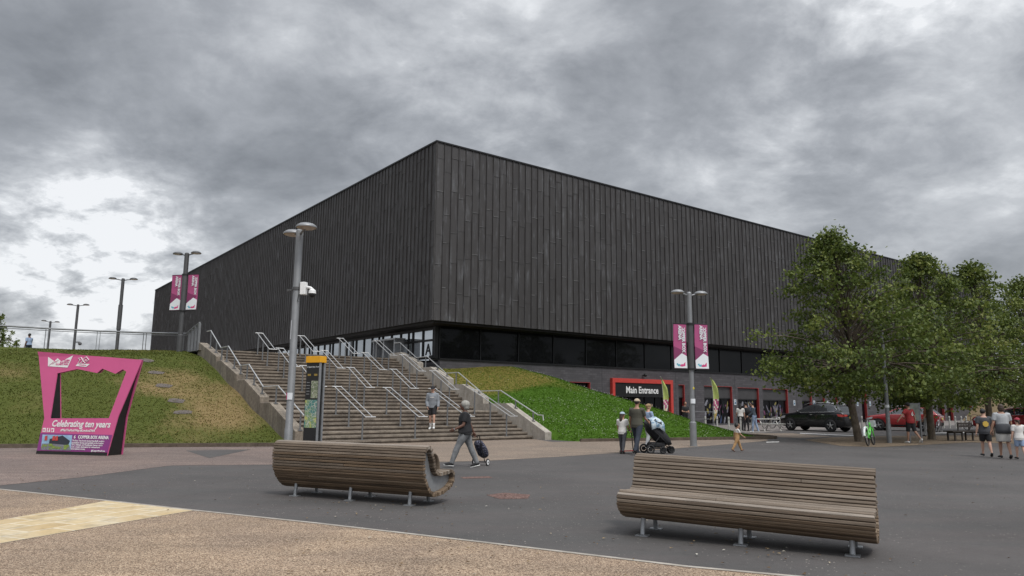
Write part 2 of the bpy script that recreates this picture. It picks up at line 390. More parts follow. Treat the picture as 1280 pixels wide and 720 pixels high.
# ------------------------------------------------------------------ ground
sheet('ground', [(-400, -150), (500, -150), (500, 700), (-400, 700)], 0, ASPHALT)
BUFF = mat_gravel('resin_bound_gravel', (.12, .08, .052), (.34, .245, .17), (.60, .49, .37), (.78, .74, .72), (1.06, 1.0, .92), 95)
PINKT = mat_gravel('pink_tarmac', (.14, .10, .085), (.22, .165, .14), (.30, .24, .21), (.85, .85, .86), (1.05, 1.02, 1), 60)
TANT = mat_gravel('tan_tarmac', (.18, .135, .10), (.27, .21, .16), (.35, .285, .225), (.85, .85, .86), (1.05, 1.02, 1), 60)
SOIL = mat_gravel('tree_soil', (.14, .10, .065), (.22, .165, .11), (.30, .235, .165), (.8, .8, .8), (1.05, 1, .95), 30)
edge = [at(*p) for p in ((0, 612), (150, 628), (240, 638), (400, 655), (600, 678), (860, 709), (980, 720))]
d0 = (edge[0] - edge[1]).normalized(); d1 = (edge[-1] - edge[-2]).normalized()
edge = [edge[0] + d0 * 18] + edge + [edge[-1] + d1 * 14]
sheet('gravel_path', [(p.x, p.y) for p in edge] + [(14, -12), (-40, -12)], .004, BUFF)
b = MB(); w = .035
for i in range(len(edge) - 1):
    p, q = edge[i], edge[i + 1]; n = Vector((-(q - p).y, (q - p).x, 0)).normalized() * w
    b.add([p + n, p - n, q - n, q + n], [(0, 1, 2, 3)])
b.v = [(x, y, .009) for x, y, z in b.v]
struct(b.build('path_edging', CONC, fix=False))
a1, a2, a3, a4 = at(133, 626.5), at(242, 638.5), at(0, 680), at(0, 651)
sheet('paving_strip', [a1, a2, a2 + (a3 - a2) * 2.2, a1 + (a4 - a1) * 3.0], .0085, mat_slab())
st = bpy.data.objects['paving_strip']
ang = math.atan2((a3 - a2).y, (a3 - a2).x); st.data.transform(Matrix.Rotation(-ang, 4, 'Z') @ Matrix.Translation((-a2.x, -a2.y, 0))); st.matrix_world = Matrix.Translation((a2.x, a2.y, 0)) @ Matrix.Rotation(ang, 4, 'Z')
pk = [at(*p) for p in ((345, 557), (345, 581), (215, 582), (190, 585), (100, 597), (0, 607))]
lf = pk[-1] + d0 * 16
sheet('pink_path', [tuple(p) for p in pk] + [(lf.x, lf.y + .4), (-44, 22), (-44, 30), tuple(W(-30, -1.2)), tuple(at(0, 559))], .004, PINKT)
tn = [at(*p) for p in ((345, 557), (378, 556), (665, 548.5), (690, 552.5), (800, 550.5), (958, 549), (960, 551), (915, 555), (840, 561), (760, 567), (700, 571), (610, 576), (480, 580), (345, 581))]
sheet('tan_path', tn, .0045, TANT)
sheet('dark_patch', [at(232, 563.5), at(314, 562), at(262, 573)], .0085, ASPHALT)
PAVE = mat_concrete('grey_pink_paving', (.17, .15, .14), (.23, .205, .19), .3)
sheet('forecourt_paving', [tuple(at(835, 538)), tuple(at(885, 541)), tuple(at(945, 541.5)), tuple(at(985, 538)), tuple(at(1060, 536)), tuple(W(84, -6)), tuple(W(84, 1.4)), tuple(W(13, 1.4))], .004, PAVE)
sheet('buff_strip', [at(893, 543), at(950, 541.8), at(990, 541.6), at(1040, 546), at(1000, 547.5), at(965, 546.2), at(940, 545)], .005, TANT)
sheet('tree_strip', [at(1005, 550), at(1040, 546.8), at(1080, 545.5), at(1215, 544), at(1300, 546), at(1300, 556), at(1215, 553), at(1100, 559), at(1050, 557.5)], .0085, SOIL)
LINEW = M('worn_line_paint', (.5, .49, .47), .8, 0, .2, 20)
for k, q in enumerate((((958, 552.6), (974, 552.2), (974, 553.2), (958, 553.6)), ((1166, 541.2), (1215, 540.2), (1215, 541), (1166, 542)), ((1000, 541.5), (1085, 545.2), (1085, 546), (1000, 542.2)))):
    sheet('painted_line', [at(*p) for p in q], .013, LINEW)
REDP = mat_gravel('red_repair', (.10, .05, .04), (.16, .085, .07), (.24, .15, .12), None, None, 30)
for q in (((608, 619), (630, 616), (663, 618.5), (660, 623.5), (625, 624)), ((575, 596.5), (612, 595.5), (616, 597.5), (580, 598.5))):
    sheet('repair_patch', [at(*p) for p in q], .004, REDP)

# ------------------------------------------------------------------ arena
arena = thing('arena_building', 'huge dark metal clad box shaped sports arena with a black glass band over grey brick', 'building', CO, UA)
LU, LV, ZB, ZT = 79.0, 74.3, 6.1, 16.45
rnd = random.Random(3)
def cladding():
    b = MB()
    def panel(side, s0, s1, z0, z1, off, tone):
        lip = off + .012; P = lambda s, d, z: (s, -d, z) if side == 0 else (-d, s, z)
        b.add([P(s0, lip, z0), P(s1, lip, z0), P(s1, off, z1), P(s0, off, z1), P(s0, off - .03, z0), P(s1, off - .03, z0)], [(0, 1, 2, 3), (4, 5, 1, 0)] if side == 0 else [(1, 0, 3, 2), (0, 1, 5, 4)], tone)
    for side, ln, wd_ in ((0, LU, .5), (1, LV, .45)):
        n = int(ln / wd_); wd_ = ln / n
        for i in range(n):
            z = ZB; z1 = ZB + rnd.uniform(.5, 2.4); base = rnd.gauss(.52, .08) - (.08 if side else 0)  # stair-side wall toned down, its weaker daylight put into the colour
            if side == 0 and i == 0: base += .3
            while z < ZT - .02:
                z1 = min(z1, ZT)
                if ZT - z1 < .4: z1 = ZT
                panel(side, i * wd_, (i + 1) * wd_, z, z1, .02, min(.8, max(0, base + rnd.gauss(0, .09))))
                if z > ZB + .1 and rnd.random() < .8:  # pale joint strips paint the light caught along panel edges
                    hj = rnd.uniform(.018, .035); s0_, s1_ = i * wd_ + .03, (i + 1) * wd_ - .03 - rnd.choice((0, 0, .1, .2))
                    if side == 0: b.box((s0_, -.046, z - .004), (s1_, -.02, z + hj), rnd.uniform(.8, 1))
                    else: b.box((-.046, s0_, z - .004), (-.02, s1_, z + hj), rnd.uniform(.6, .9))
                z = z1; z1 += rnd.uniform(1.5, 2.7)
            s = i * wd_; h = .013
            if side == 0: b.box((s - h, -.078, ZB), (s + h, -.005, ZT), 0)  # darkest tone paints in the shadow line beside each seam
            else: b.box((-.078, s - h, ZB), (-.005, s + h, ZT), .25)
    b.box((-.05, -.05, ZB), (.02, .02, ZT), .85)
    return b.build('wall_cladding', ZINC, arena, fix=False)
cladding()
b = MB(); b.box((.0, .0, ZB + .03), (LU, LV, ZT - .02)); b.build('roof_box', SOFFIT, arena)
b = MB(); b.box((-.09, -.09, ZT + .002), (LU, .25, ZT + .09)); b.box((-.09, .252, ZT + .002), (.25, LV, ZT + .09)); b.build('roof_edge', DARKMETAL, arena)
b = MB(); b.box((.22, .22, ZB - .12), (LU, LV, ZB + .028)); b.build('soffit', SOFFIT, arena)
GU, GV, ZP = 1.33, 1.5, 4.1
# ground-storey brick wall with real openings
openings = [(8.6, 10.1, 2.3, 2.98), (11.35, 13.2, 2.2, 2.98), (15.4, 20.9, .0, 3.05), (22.2, 22.9, .0, 3.02), (25.2, 28.7, .12, 3.0), (29.45, 32.3, .12, 2.95), (32.85, 36.5, .12, 2.92), (38.7, 40.25, .0, 2.9), (41.0, 42.4, .0, 2.9), (43.2, 44.6, .0, 2.9), (46.1, 47.0, .0, 2.9), (49.0, 49.95, .0, 2.9), (57.3, 58.7, .0, 2.9), (59.2, 60.3, .0, 2.9), (65.4, 67.0, .0, 2.9), (67.7, 69.2, .0, 2.9), (72.2, 74.3, 1.45, 2.95)]
BV, BT = 1.3, 4.0
b = MB()
def wq(u0, u1, z0, z1):
    if u1 - u0 > .001 and z1 - z0 > .001: b.add([(u0, BV, z0), (u1, BV, z0), (u1, BV, z1), (u0, BV, z1)], [(0, 1, 2, 3)])
cur = GU
for u0, u1, z0, z1 in openings:
    wq(cur, u0, -.3, BT); wq(u0, u1, z1, BT); wq(u0, u1, -.3, z0); cur = u1
wq(cur, LU, -.3, BT)
b.add([(GU, BV, BT), (LU, BV, BT), (LU, GV + .1, BT), (GU, GV + .1, BT)], [(0, 1, 2, 3)])
b.add([(GU, BV, -.3), (GU, BV, BT), (GU, 6, BT), (GU, 6, -.3)], [(0, 1, 2, 3)])
b.build('brick_wall', BRICK, arena, fix=False)
b = MB(); b.box((GU - .02, BV - .07, BT + .003), (LU, GV - .02, BT + .09)); b.build('wall_ledge', DARKMETAL, arena)
# window band above
b = MB(); b.add([(GU, GV, BT), (LU, GV, BT), (LU, GV, ZB - .1), (GU, GV, ZB - .1)], [(0, 1, 2, 3)]); bandp = b.build('window_band', GLASS_DARK, arena, fix=False)
def one_box(name, a, b_, mat, par):
    q = MB(); q.box(a, b_); return q.build(name, mat, par)
u = GU + .06
while u < LU: one_box('mullion', (u - .03, GV - .06, BT + .1), (u + .03, GV - .004, ZB - .14), DARKMETAL, bandp); u += 2.9
# stair-side glazing under the overhang
b = MB(); b.add([(GU, LV, ZP - .2), (GU, GV, ZP - .2), (GU, GV, ZB - .1), (GU, LV, ZB - .1)], [(0, 1, 2, 3)]); fg = b.build('entrance_glazing', GLASS_SKY, arena, fix=False)
v = GV + .5; k = 0
while v < 46:
    w_ = .05 if k % 4 == 3 else .07
    one_box('mullion', (GU - .06, v - w_ * .8, ZP), (GU - .004, v + w_, ZB - .14), DARKMETAL, fg); v += (1.22, 1.22, .55, 1.0)[k % 4]; k += 1
one_box('corner_post', (GU - .24, GV - .02, ZP), (GU - .004, GV + .12, ZB - .14), DARKMETAL, fg)
one_box('transom', (GU - .12, GV + .13, 5.14), (GU - .006, GV + 5.2, 5.24), DARKMETAL, fg)
one_box('sill', (GU - .18, GV + .13, ZP), (GU - .005, LV, ZP + .1), DARKMETAL, fg)
one_box('head_rail', (GU - .1, GV + .13, ZB - .3), (GU - .008, LV, ZB - .145), DARKMETAL, fg)
b = MB()
for v in (5.2, 6.6, 8.0): b.box((GU - .9, v - .06, ZP), (GU - .25, v + .06, 5.35))
b.box((GU - .95, 5.0, 5.36), (GU - .22, 8.2, 5.46)); b.build('door_lobby', GALV, arena)
text('entrance_letter', 'A', BLACK, arena, .95, Matrix.Translation((GU - .02, 2.62, 4.62)) @ Matrix.Rotation(-PI / 2, 4, 'Z') @ Matrix.Rotation(PI / 2, 4, 'X'), 1, 0, 'CENTER', .012)
# openings: reveal, frame, panes
POSTERS = [(.13, .12, .15), (.14, .04, .1), (.05, .07, .14), (.2, .17, .05), (.2, .2, .23), (.03, .03, .04)]
for i, (u0, u1, z0, z1) in enumerate(openings):
    portal = i == 2
    dpt = .26; rd = RED if portal else DKRED
    b = MB(); y0, y1 = BV - .012, BV + dpt; e_ = .06
    b.box((u1 - e_, y0, z0), (u1 - .001, y1, z1 - .001), .5); b.box((u0 + .001, y0, z1 - .035), (u1 - e_ - .001, y1, z1 - .001))
    fr = b.build('entrance_frame' if portal else ('door_frame' if z0 == 0 else 'window_frame'), rd, arena)
    b = MB(); yy = BV + dpt - .06
    b.add([(u0, yy, z0), (u1, yy, z0), (u1, yy, z1), (u0, yy, z1)], [(0, 1, 2, 3)]); pane = b.build('pane', GLASS_DARK, fr, fix=False)
    b = MB(); zz = z1 - .95
    if z1 - z0 > 2:
        b.box((u0 + .061, yy - .07, zz - .04), (u1 - e_ - .001, yy - .004, zz + .04))
        nb = max(1, int((u1 - u0) / .95))
        b.build('glazing_bar', DARKMETAL, fr)
        for k in range(1, nb): x = u0 + (u1 - u0) * k / nb; one_box('glazing_bar', (x - .025, yy - .06, z0), (x + .025, yy - .005, zz - .041), DARKMETAL, fr)
        if not portal:
            b = MB(); b.box((u0 + .062, yy - .045, zz + .042), (u1 - e_ - .002, yy - .012, z1 - .052)); b.build('upper_panel', M('panel_grey', (.06, .058, .06), .5, .2, .15, 2), fr)
    if i in (4, 5, 6):
        rr = random.Random(i); b = MB()
        for k in range(30):      # shapes printed along the window vinyl
            cx, cz = rr.uniform(u0 + .25, u1 - .3), rr.uniform(.35, 1.75); w_, h_ = rr.uniform(.03, .14), rr.uniform(.08, .42); an = rr.uniform(-.6, .6)
            pts = [(cx + (x * math.cos(an) - z * math.sin(an)), yy - .006 - .0004 * k, cz + (x * math.sin(an) + z * math.cos(an))) for x, z in ((-w_, -h_), (w_ * .6, -h_ * .8), (w_, h_ * .5), (0, h_), (-w_ * .7, h_ * .4))]
            b.add(pts, [(0, 1, 2, 3, 4)], .5, rr.randrange(6))
        b.build('window_graphic', [M('print_%s' % 'abcdef'[q], c, .5, 0, .2, 8) for q, c in enumerate(POSTERS)], fr, fix=False)
# red portal and its sign board
pu0, pu1, pt = 15.05, 21.3, 3.32
b = MB(); b.box((pu0, BV - .27, -.02), (pu0 + .26, BV - .014, pt - .3)); b.box((pu1 - .26, BV - .27, -.02), (pu1, BV - .014, pt - .3)); b.box((pu0, BV - .27, pt - .298), (pu1, BV - .014, pt))
portal = bevel(b.build('entrance_portal', RED, arena), .01)
b = MB(); b.box((pu0 + .27, BV - .2, 2.05), (pu1 - .27, BV - .1, pt - .31)); sg = b.build('sign_board', DARKMETAL, portal)
text('sign_lettering', 'Main Entrance', WHITE, sg, .66, plate((pu0 + pu1) / 2 - .1, BV - .205, 2.52), .88, 0, 'CENTER', .012)
for uu in (37.45, 40.6, 42.8, 45.4, 48.2, 50.6, 55.0, 61.4, 62.5, 29.05):
    b = MB(); b.box((uu - .14, BV - .022, 1.55), (uu + .14, BV - .003, 2.0)); pq = b.build('wall_notice', M('notice_white', (.5, .55, .58), .5, 0, .1), arena)
    b = MB(); b.box((uu - .08, BV - .027, 1.63), (uu + .08, BV - .0235, 1.80)); b.ball((uu, BV - .026, 1.89), (.05, .004, .05)); b.build('notice_symbol', M('notice_blue', (.05, .12, .22), .5), pq)
b = MB(); b.box((18.3, BV - .25, 3.55), (18.4, BV, 3.62)); b.ball((18.35, BV - .25, 3.6), (.13, .16, .12)); b.build('entrance_floodlight', BLACK, arena, smooth=True)
for uu in (14.3, 21.9, 24.1, 29.1, 37.9): one_box('movement_joint', (uu - .012, BV - .006, .02), (uu + .012, BV - .001, BT - .03), BLACK, arena)

# ------------------------------------------------------------------ podium, stairs
SU0, SU1 = -10.6, -.22
steps = []        # (v of riser, z of tread top)
z = 0
for k in range(8): z += .15; steps.append((-9.2 + k * .38, z))
for v0_ in (-4.5, -1.3, 1.9):
    for k in range(6): z += .9667 / 6 + .0; steps.append((v0_ + k * .34, z))
stairs = thing('staircase', 'wide flight of weathered stone steps with pale concrete side walls up to the podium', 'staircase', CO, UA)
for k, (v0_, zt) in enumerate(steps):
    v1 = steps[k + 1][0] + .05 if k + 1 < len(steps) else 4.4
    zb = steps[k - 1][1] if k else 0
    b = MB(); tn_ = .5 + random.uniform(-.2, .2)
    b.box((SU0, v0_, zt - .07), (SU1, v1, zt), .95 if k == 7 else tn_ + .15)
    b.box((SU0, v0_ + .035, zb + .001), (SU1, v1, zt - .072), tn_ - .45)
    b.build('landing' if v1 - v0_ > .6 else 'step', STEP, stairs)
def cheek(u0, u1, pieces, mat, foot):
    b = MB()
    for pts in pieces: b.prism([(u0, v, z) for v, z in pts], (u1 - u0, 0, 0))
    o = b.build('side_wall', mat, stairs); bevel(o, .02); return o
segs = [(-10.05, -7.18, .33, 1.56, -.2, -5.32), (-5.32, -3.43, 1.82, 2.5, 1.0, -2.1), (-2.1, -.25, 2.8, 3.48, 2.0, 1.12), (1.12, 3.25, 3.76, 4.45, 3.0, 4.5)]
pcs = []
for a, b_, z0, z1, zf, nx in segs: pcs.append([(a, zf - .6), (a, z0), (b_, z1), (b_, z1 - .003)] + [(nx - .001, z1 - .03 if nx < 4 else z1), (nx - .001, zf - .6)])
cheek(SU1 + .001, SU1 + .36, pcs, CONC, 0)
segl = [(-9.05, -6.2, .52, 1.52, -.2, -5.05), (-5.05, -2.85, 1.74, 2.48, .5, -1.76), (-1.76, .85, 2.72, 3.44, 1.4, 1.6), (1.6, 4.82, 3.66, 4.5, 2.4, 5.1)]
pcs = []
for a, b_, z0, z1, zf, nx in segl: pcs.append([(a, zf - .8), (a, z0), (b_, z1), (nx - .001, z1 - .02), (nx - .001, zf - .8)])
cheek(SU0 - .38, SU0 - .001, pcs, CONC2, 0)
PODIUM = mat_concrete('podium_paving', (.22, .2, .18), (.3, .27, .25), .3)
def lv0(u): return -8.95 - .43 * (u + 11.6)
b = MB(); b.add([W(SU0 - .5, 4.401, ZP - .001), W(GU, 4.401, ZP - .001), W(GU, 110, ZP - .001), W(SU0 - .5, 110, ZP - .001)], [(0, 1, 2, 3)])
us = [-120, -60, -30, -20, SU0 - .5]
for a, c in zip(us, us[1:]): b.add([W(a, lv0(a) + 19, ZP - .001), W(c, lv0(c) + 19, ZP - .001), W(c, 130, ZP - .001), W(a, 130, ZP - .001)], [(0, 1, 2, 3)])
struct(b.build('podium', PODIUM, fix=False))

# grass banks
def smin(a, b, k=.5):
    h = max(k - abs(a - b), 0) / k; return min(a, b) - h * h * k * .25
def toe(d, k, c): return k * d * d / (d + c) if d > 0 else .25 * d
def lump(x, y): return .05 * math.sin(x * 1.3 + 2 * math.sin(y * .7)) + .04 * math.sin(y * 1.9 + x * .6)
def hl(u, v): return smin(toe((v - lv0(u)) * .92, .335, 1.0), ZP + .06, .9) + (lump(u, v) if v - lv0(u) > 1 else 0) * .6
def rv0(u): return -11.55 - .25 * (u + .6)
def hr(u, v):
    A = toe(v - rv0(u), .282, 1.0)
    if v < -9.95: A = min(A, max(0, u - SU1 - .37) * 1.1 - .03)      # turf falls to the path round the end of the side wall
    B = toe(11.0 + .2 * (v + 14.3) - u, .62, .8)
    return smin(smin(A, B, .6), ZP - .02, .5) + (lump(u, v) * .5 if A > .4 and B > .4 else 0)
def sst(a, b, x): x = max(0, min(1, (x - a) / (b - a))); return x * x * (3 - 2 * x)
def dryL(u, v):
    w = 1.1 * math.sin(v * .55) + .7 * math.sin(u * 1.7 + v * .9)
    return .04 + .36 * sst(2.8, .3, abs(u + 13.0 + .10 * v + w * .55)) * sst(-8.5, -5, v) * sst(4.5, -.5, v + w * .9) + .14 * sst(.5, 1, math.sin(u * .45 + 1) * math.sin(v * .5 + u * .2))
def dryR(u, v):
    z = hr(u, v) + .25 * math.sin(u * .8 + math.sin(v)) ; return .04 + .6 * sst(2.0, 2.75, z) * sst(8.5, 5, u)
def bank(name, h, us, vs, mat, dry=None):
    b = MB(); nu, nv = len(us), len(vs)
    vv = [tuple(W(u, v, max(h(u, v), -.12))) for u in us for v in vs]
    ff = []
    for i in range(nu - 1):
        for j in range(nv - 1):
            q = (i * nv + j, (i + 1) * nv + j, (i + 1) * nv + j + 1, i * nv + j + 1)
            if max(vv[x][2] for x in q) > -.05: ff.append(q)
    b.add(vv, ff)
    if dry: b.t = [sum(dry(us[x // nv], vs[x % nv]) for x in q) / 4 for q in ff]
    return struct(b.build(name, mat, smooth=True, fix=False))
fr_ = lambda a, b, n: [a + (b - a) * i / n for i in range(n + 1)]
GRASS_L = mat_grass('bank_grass_dry', (.046, .062, .012), (.095, .106, .024), (.24, .175, .08), .66, 1)
GRASS_R = mat_grass('bank_grass_green', (.030, .072, .006), (.066, .13, .012), (.19, .155, .04), .62, 1)
bank('grass_bank', hl, fr_(-60, -24, 36) + fr_(-23.7, SU0 - .37, 44), fr_(-10, 13, 90) + [14, 16, 20, 26], GRASS_L, dryL)
bank('grass_bank', hr, fr_(SU1 + .35, 14.6, 50), fr_(-15.2, 1.28, 62), GRASS_R, dryR)
# grass tufts: stuff
def tufts(name, h, dom, n, mat, keep, hgt=(.02, .055), dry=None):
    rr = random.Random(5); b = MB(); c = 0
    while c < n:
        u, v = rr.uniform(*dom[0]), rr.uniform(*dom[1]); z = h(u, v)
        if z < .02 or not keep(u, v, z): continue
        p = W(u, v, z - .01); tone = min(1, rr.random() * .5 + (dry(u, v) * .95 if dry else .2))
        for q in range(3):
            a = rr.uniform(0, 2 * PI); l = rr.uniform(*hgt); w_ = rr.uniform(.008, .02); d = Vector((math.cos(a), math.sin(a), 0)); s = Vector((-d.y, d.x, 0)) * w_
            o_ = p + Vector((rr.uniform(-.05, .05), rr.uniform(-.05, .05), 0))
            b.add([o_ - s, o_ + s, o_ + d * l * .7 + Vector((0, 0, l))], [(0, 1, 2)], min(1, max(0, tone + rr.uniform(-.15, .15))))
        c += 1
    return struct(b.build(name, mat, fix=False), 'stuff')
BL = mat_blade('grass_blade_dry', [(0, (.046, .064, .012)), (.5, (.095, .106, .022)), (.75, (.19, .145, .055)), (1, (.30, .22, .10))])
BR = mat_blade('grass_blade_green', [(0, (.03, .075, .005)), (.7, (.07, .14, .011)), (1, (.15, .16, .035))])
tufts('grass', hl, ((-26, SU0 - .45), (-9.5, 9)), 42000, BL, lambda u, v, z: z < 4.2, dry=dryL)
tufts('grass', hr, ((SU1 + .4, 14), (-15, 1.2)), 42000, BR, lambda u, v, z: True, dry=dryR)
rr = random.Random(9); b = MB(); c = 0
while c < 1300:
    u, v = rr.uniform(SU1 + .5, 13.5), rr.uniform(-15, 1.0); z = hr(u, v)
    dens = .5 + .5 * math.sin(u * .9 + 1.2 * math.sin(v * .8)) * math.sin(v * .7 + .6 * u)
    if z < .06 or rr.random() > dens * (1.0 if z < 1.8 or u > 6 else .1): continue
    p = W(u, v, z + rr.uniform(.05, .10)); s = rr.uniform(.009, .018)
    b.add([p + Vector((s, 0, 0)), p + Vector((-s * .5, s * .87, 0)), p + Vector((-s * .5, -s * .87, 0)), p + Vector((0, 0, s)), p - Vector((0, 0, s))], [(0, 1, 3), (1, 2, 3), (2, 0, 3), (1, 0, 4), (2, 1, 4), (0, 2, 4)]); c += 1
struct(b.build('clover_flowers', M('clover_white', (.55, .55, .47), .8, 0, .1), fix=False), 'stuff')
# worn patches and fallen leaves on the left bank
EARTH = mat_concrete('bare_earth', (.085, .07, .06), (.15, .125, .11), .5)
for x, y in ((183, 451), (195, 466), (205.6, 482.6), (221, 501.5), (229, 515.7)):
    d = ray(x, y); tq = 20
    while tq < 60:
        p = Vector((0, 0, EYE)) + d * tq; u, v = UV(p)
        if p.z < hl(u, v): break
        tq += .03
    rr = random.Random(x); b = MB(); a_ = rr.uniform(-.15, .15) - UA
    pts = [(px_ * (1 + rr.uniform(-.12, .12)), py_ * (1 + rr.uniform(-.2, .2))) for px_, py_ in ((-.34, -.2), (-.1, -.24), (.2, -.21), (.36, -.17), (.33, .12), (.1, .2), (-.2, .19), (-.36, .1))]
    q = [(u + px_ * math.cos(a_) - py_ * math.sin(a_), v + px_ * math.sin(a_) + py_ * math.cos(a_)) for px_, py_ in pts]
    b.add([W(m_, n_, hl(m_, n_) + .022) for m_, n_ in q] + [W(u, v, hl(u, v) + .022)], [(i, (i + 1) % 8, 8) for i in range(8)])
    struct(b.build('bare_earth', EARTH, fix=False))
# low kerbs along the banks
def kerb(pts, mat, w=.12, h=.13):
    b = MB(); P = [Vector((p.x, p.y, 0)) for p in pts]
    for i in range(len(P) - 1):
        n = (P[i + 1] - P[i]).cross(Vector((0, 0, 1))).normalized() * w / 2; e_ = (P[i + 1] - P[i]).normalized() * .004
        b.prism([P[i] + n + e_, P[i] - n + e_, P[i + 1] - n - e_, P[i + 1] + n - e_], (0, 0, h))
    return struct(b.build('kerb', mat))
KERB = mat_concrete('kerb_brown', (.075, .055, .04), (.13, .10, .075), .5)
kerb([W(u, lv0(u) - .12) for u in fr_(-60, -24, 6) + fr_(-23, -11.0, 10)], KERB)
kp = [W(u, rv0(u) - .12) for u in fr_(SU1 + .4, 10.2, 14)]
kp += [W(10.75, -14.15), W(11.15, -13.7)] + [W(11.0 + .2 * (v + 14.3) + .15, v) for v in fr_(-13, 1.2, 12)]
kerb(kp, KERB)
# dry slope at the far end of the brick wall
def hd(u, v): return smin(max(-.2, (u - 71.2) * .42 - .25 * max(0, -v - 5) ** 1.2), 3.6, .6) + lump(u * .5, v * .6)
DRY = mat_grass('dry_bank_grass', (.10, .085, .045), (.17, .135, .075), (.25, .19, .115), .62, 1)
bank('dry_bank', hd, fr_(70, 130, 60), fr_(-16, 1.27, 24), DRY)
bank('dry_bank', hd, fr_(79.05, 130, 40), fr_(1.25, 30, 30), DRY)

# ------------------------------------------------------------------ handrails
def profile_nose(row):
    a = (-9.2, -4.5, -1.3, 1.9)[row]; n = 8 if row == 0 else 6; tr = .38 if row == 0 else .34
    zs = steps[0 if row == 0 else 8 + 6 * (row - 1)][1] - .15; ze = steps[7 if row == 0 else 13 + 6 * (row - 1)][1]
    return a, a + (n - 1) * tr, zs + .15, ze
def step_z(v):
    zz = 0
    for v0_, zt in steps:
        if v >= v0_: zz = zt
    return zz
FL = ['bottom flight of the steps', 'second flight up', 'third flight up', 'top flight of the steps']
CLM = ['leftmost in its row', 'second from left in its row', 'third from left in its row', 'rightmost in its row']
for row in range(4):
    va, vb, za, ze = profile_nose(row); proto = None
    for ci, u in enumerate((-8.42, -6.14, -3.88, -1.62)):
        lab = 'steel double handrail on the %s, %s' % (FL[row], CLM[ci])
        if proto is None:
            tg_ = thing('handrail', lab, 'handrail', W(u, va, 0), UA, 'double handrails on the steps'); proto = tg_
            b = MB(); H_ = .93; k = (ze - za) / (vb - va)
            lo_ = (-.18, za + H_ - .18 * k); hi_ = (vb - va + .12, ze + H_ + .12 * k); sp_ = .29
            for x in (0, sp_): b.tube([(x, lo_[0], lo_[1]), (x, hi_[0], hi_[1])], .02, 8)
            b.tube([(-.02, lo_[0], lo_[1]), (sp_ + .12, lo_[0], lo_[1])], .022, 8); b.tube([(-.1, hi_[0], hi_[1]), (sp_ + .02, hi_[0], hi_[1])], .022, 8)
            b.build('rail', RAIL, tg_, smooth=False)
            for q in (.04, .5, .97):
                y = (vb - va) * q; zt = za + H_ + y * k
                b = MB(); b.tube([(.02, y, step_z(va + y) - .02), (.02, y, zt - .02)], .033, 8); b.box((-.06, y - .06, step_z(va + y)), (.1, y + .06, step_z(va + y) + .015))
                b.build('post', POSTGREY, tg_)
        else:
            tg_ = copy_tree(proto); tg_.location = W(u, va, 0); tg_['label'] = lab
for side, u, cz, lab in ((0, SU1 + .18, segs, 'long stepped steel handrail along the pale right side wall of the steps'), (1, SU0 - .19, segl, 'long stepped steel handrail along the stained left side wall of the steps')):
    hr_ = thing('wall_handrail', lab, 'handrail', W(u, -9.2, 0), UA)
    pth = [(-9.72, .82), (-9.68, 1.05), (-9.35, 1.06)] if side == 0 else [(-9.35, 1.06)]
    for row in range(4):
        va, vb, za, ze = profile_nose(row)
        if row: pth.append((va - .3, za + .78))
        pth.append((vb + .0, ze + .95))
    pth.append((4.3, 5.06))
    b = MB(); b.tube([(0, v + 9.2, z) for v, z in pth], .026, 8); b.build('rail', RAIL, hr_)
    def railz(v):
        for (a, za), (c, zc_) in zip(pth, pth[1:]):
            if a <= v <= c: return za + (zc_ - za) * (v - a) / max(1e-6, c - a)
        return 5.06
    def copz(v):
        for a, b_, z0, z1, zf, nx in cz:
            if v <= b_: return z0 + (z1 - z0) * max(0, v - a) / (b_ - a)
            if v < nx: return z1
        return 4.4
    for v in (-9.0, -7.7, -6.35, -4.7, -3.6, -2.6, -1.7, -.7, .55, 1.4, 2.4, 3.5):
        b = MB(); z0 = max(copz(v), 0)
        b.tube([(0, v + 9.2, z0 - .02), (0, v + 9.2, railz(v) - .01)], .034, 8); b.box((-.08, v + 9.2 - .07, z0 - .005), (.08, v + 9.2 + .07, z0 + .02))
        b.build('post', POSTGREY, hr_)
cr = thing('crest_railing', 'grey metal railing with flat posts along the top of the left grass bank', 'railing', (-18, 40.1, 4.1))
rp = [Vector(p) for p in ((-34, 30.5, 5.2), (-30, 33.4, 5.2), (-25.81, 36.53, 5.2), (-24.05, 37.98, 5.2), (-21.98, 39.09, 5.2), (-19.87, 39.81, 5.2), (-17.98, 40.1, 5.2))] + [W(-11.0, 5.0, 5.55)]
og = Vector((-18, 40.1, 4.1)); b = MB(); b.tube([p - og for p in rp], .045, 8); b.build('top_rail', POSTGREY, cr)
b = MB(); b.tube([p - og - Vector((0, 0, .11)) for p in rp[:-1]] + [rp[-1] - og - Vector((0, 0, .14))], .018, 6); b.build('lower_rail', POSTGREY, cr)
for i in range(1, len(rp)):
    a, c = rp[i - 1], rp[i]; n = 4 if i == len(rp) - 1 else 1
    for k in range(n):
        p = a.lerp(c, (k + (.9 if n == 1 else 1.)) / n); d = (c - a).normalized(); b = MB()
        for sft in (-.07, .07):
            q = p + d * sft - og; r_ = Matrix.Translation((q.x, q.y, 0)) @ Matrix.Rotation(math.atan2(d.y, d.x) + PI / 2, 4, 'Z')
            b.box((-.055, -.012, -.05), (.055, .012, p.z - og.z - .03), mtx=r_)
        b.box((-.09, -.07, -.02), (.09, .07, .01), mtx=Matrix.Translation((p.x - og.x, p.y - og.y, 0)))
        b.build('post', POSTGREY, cr)

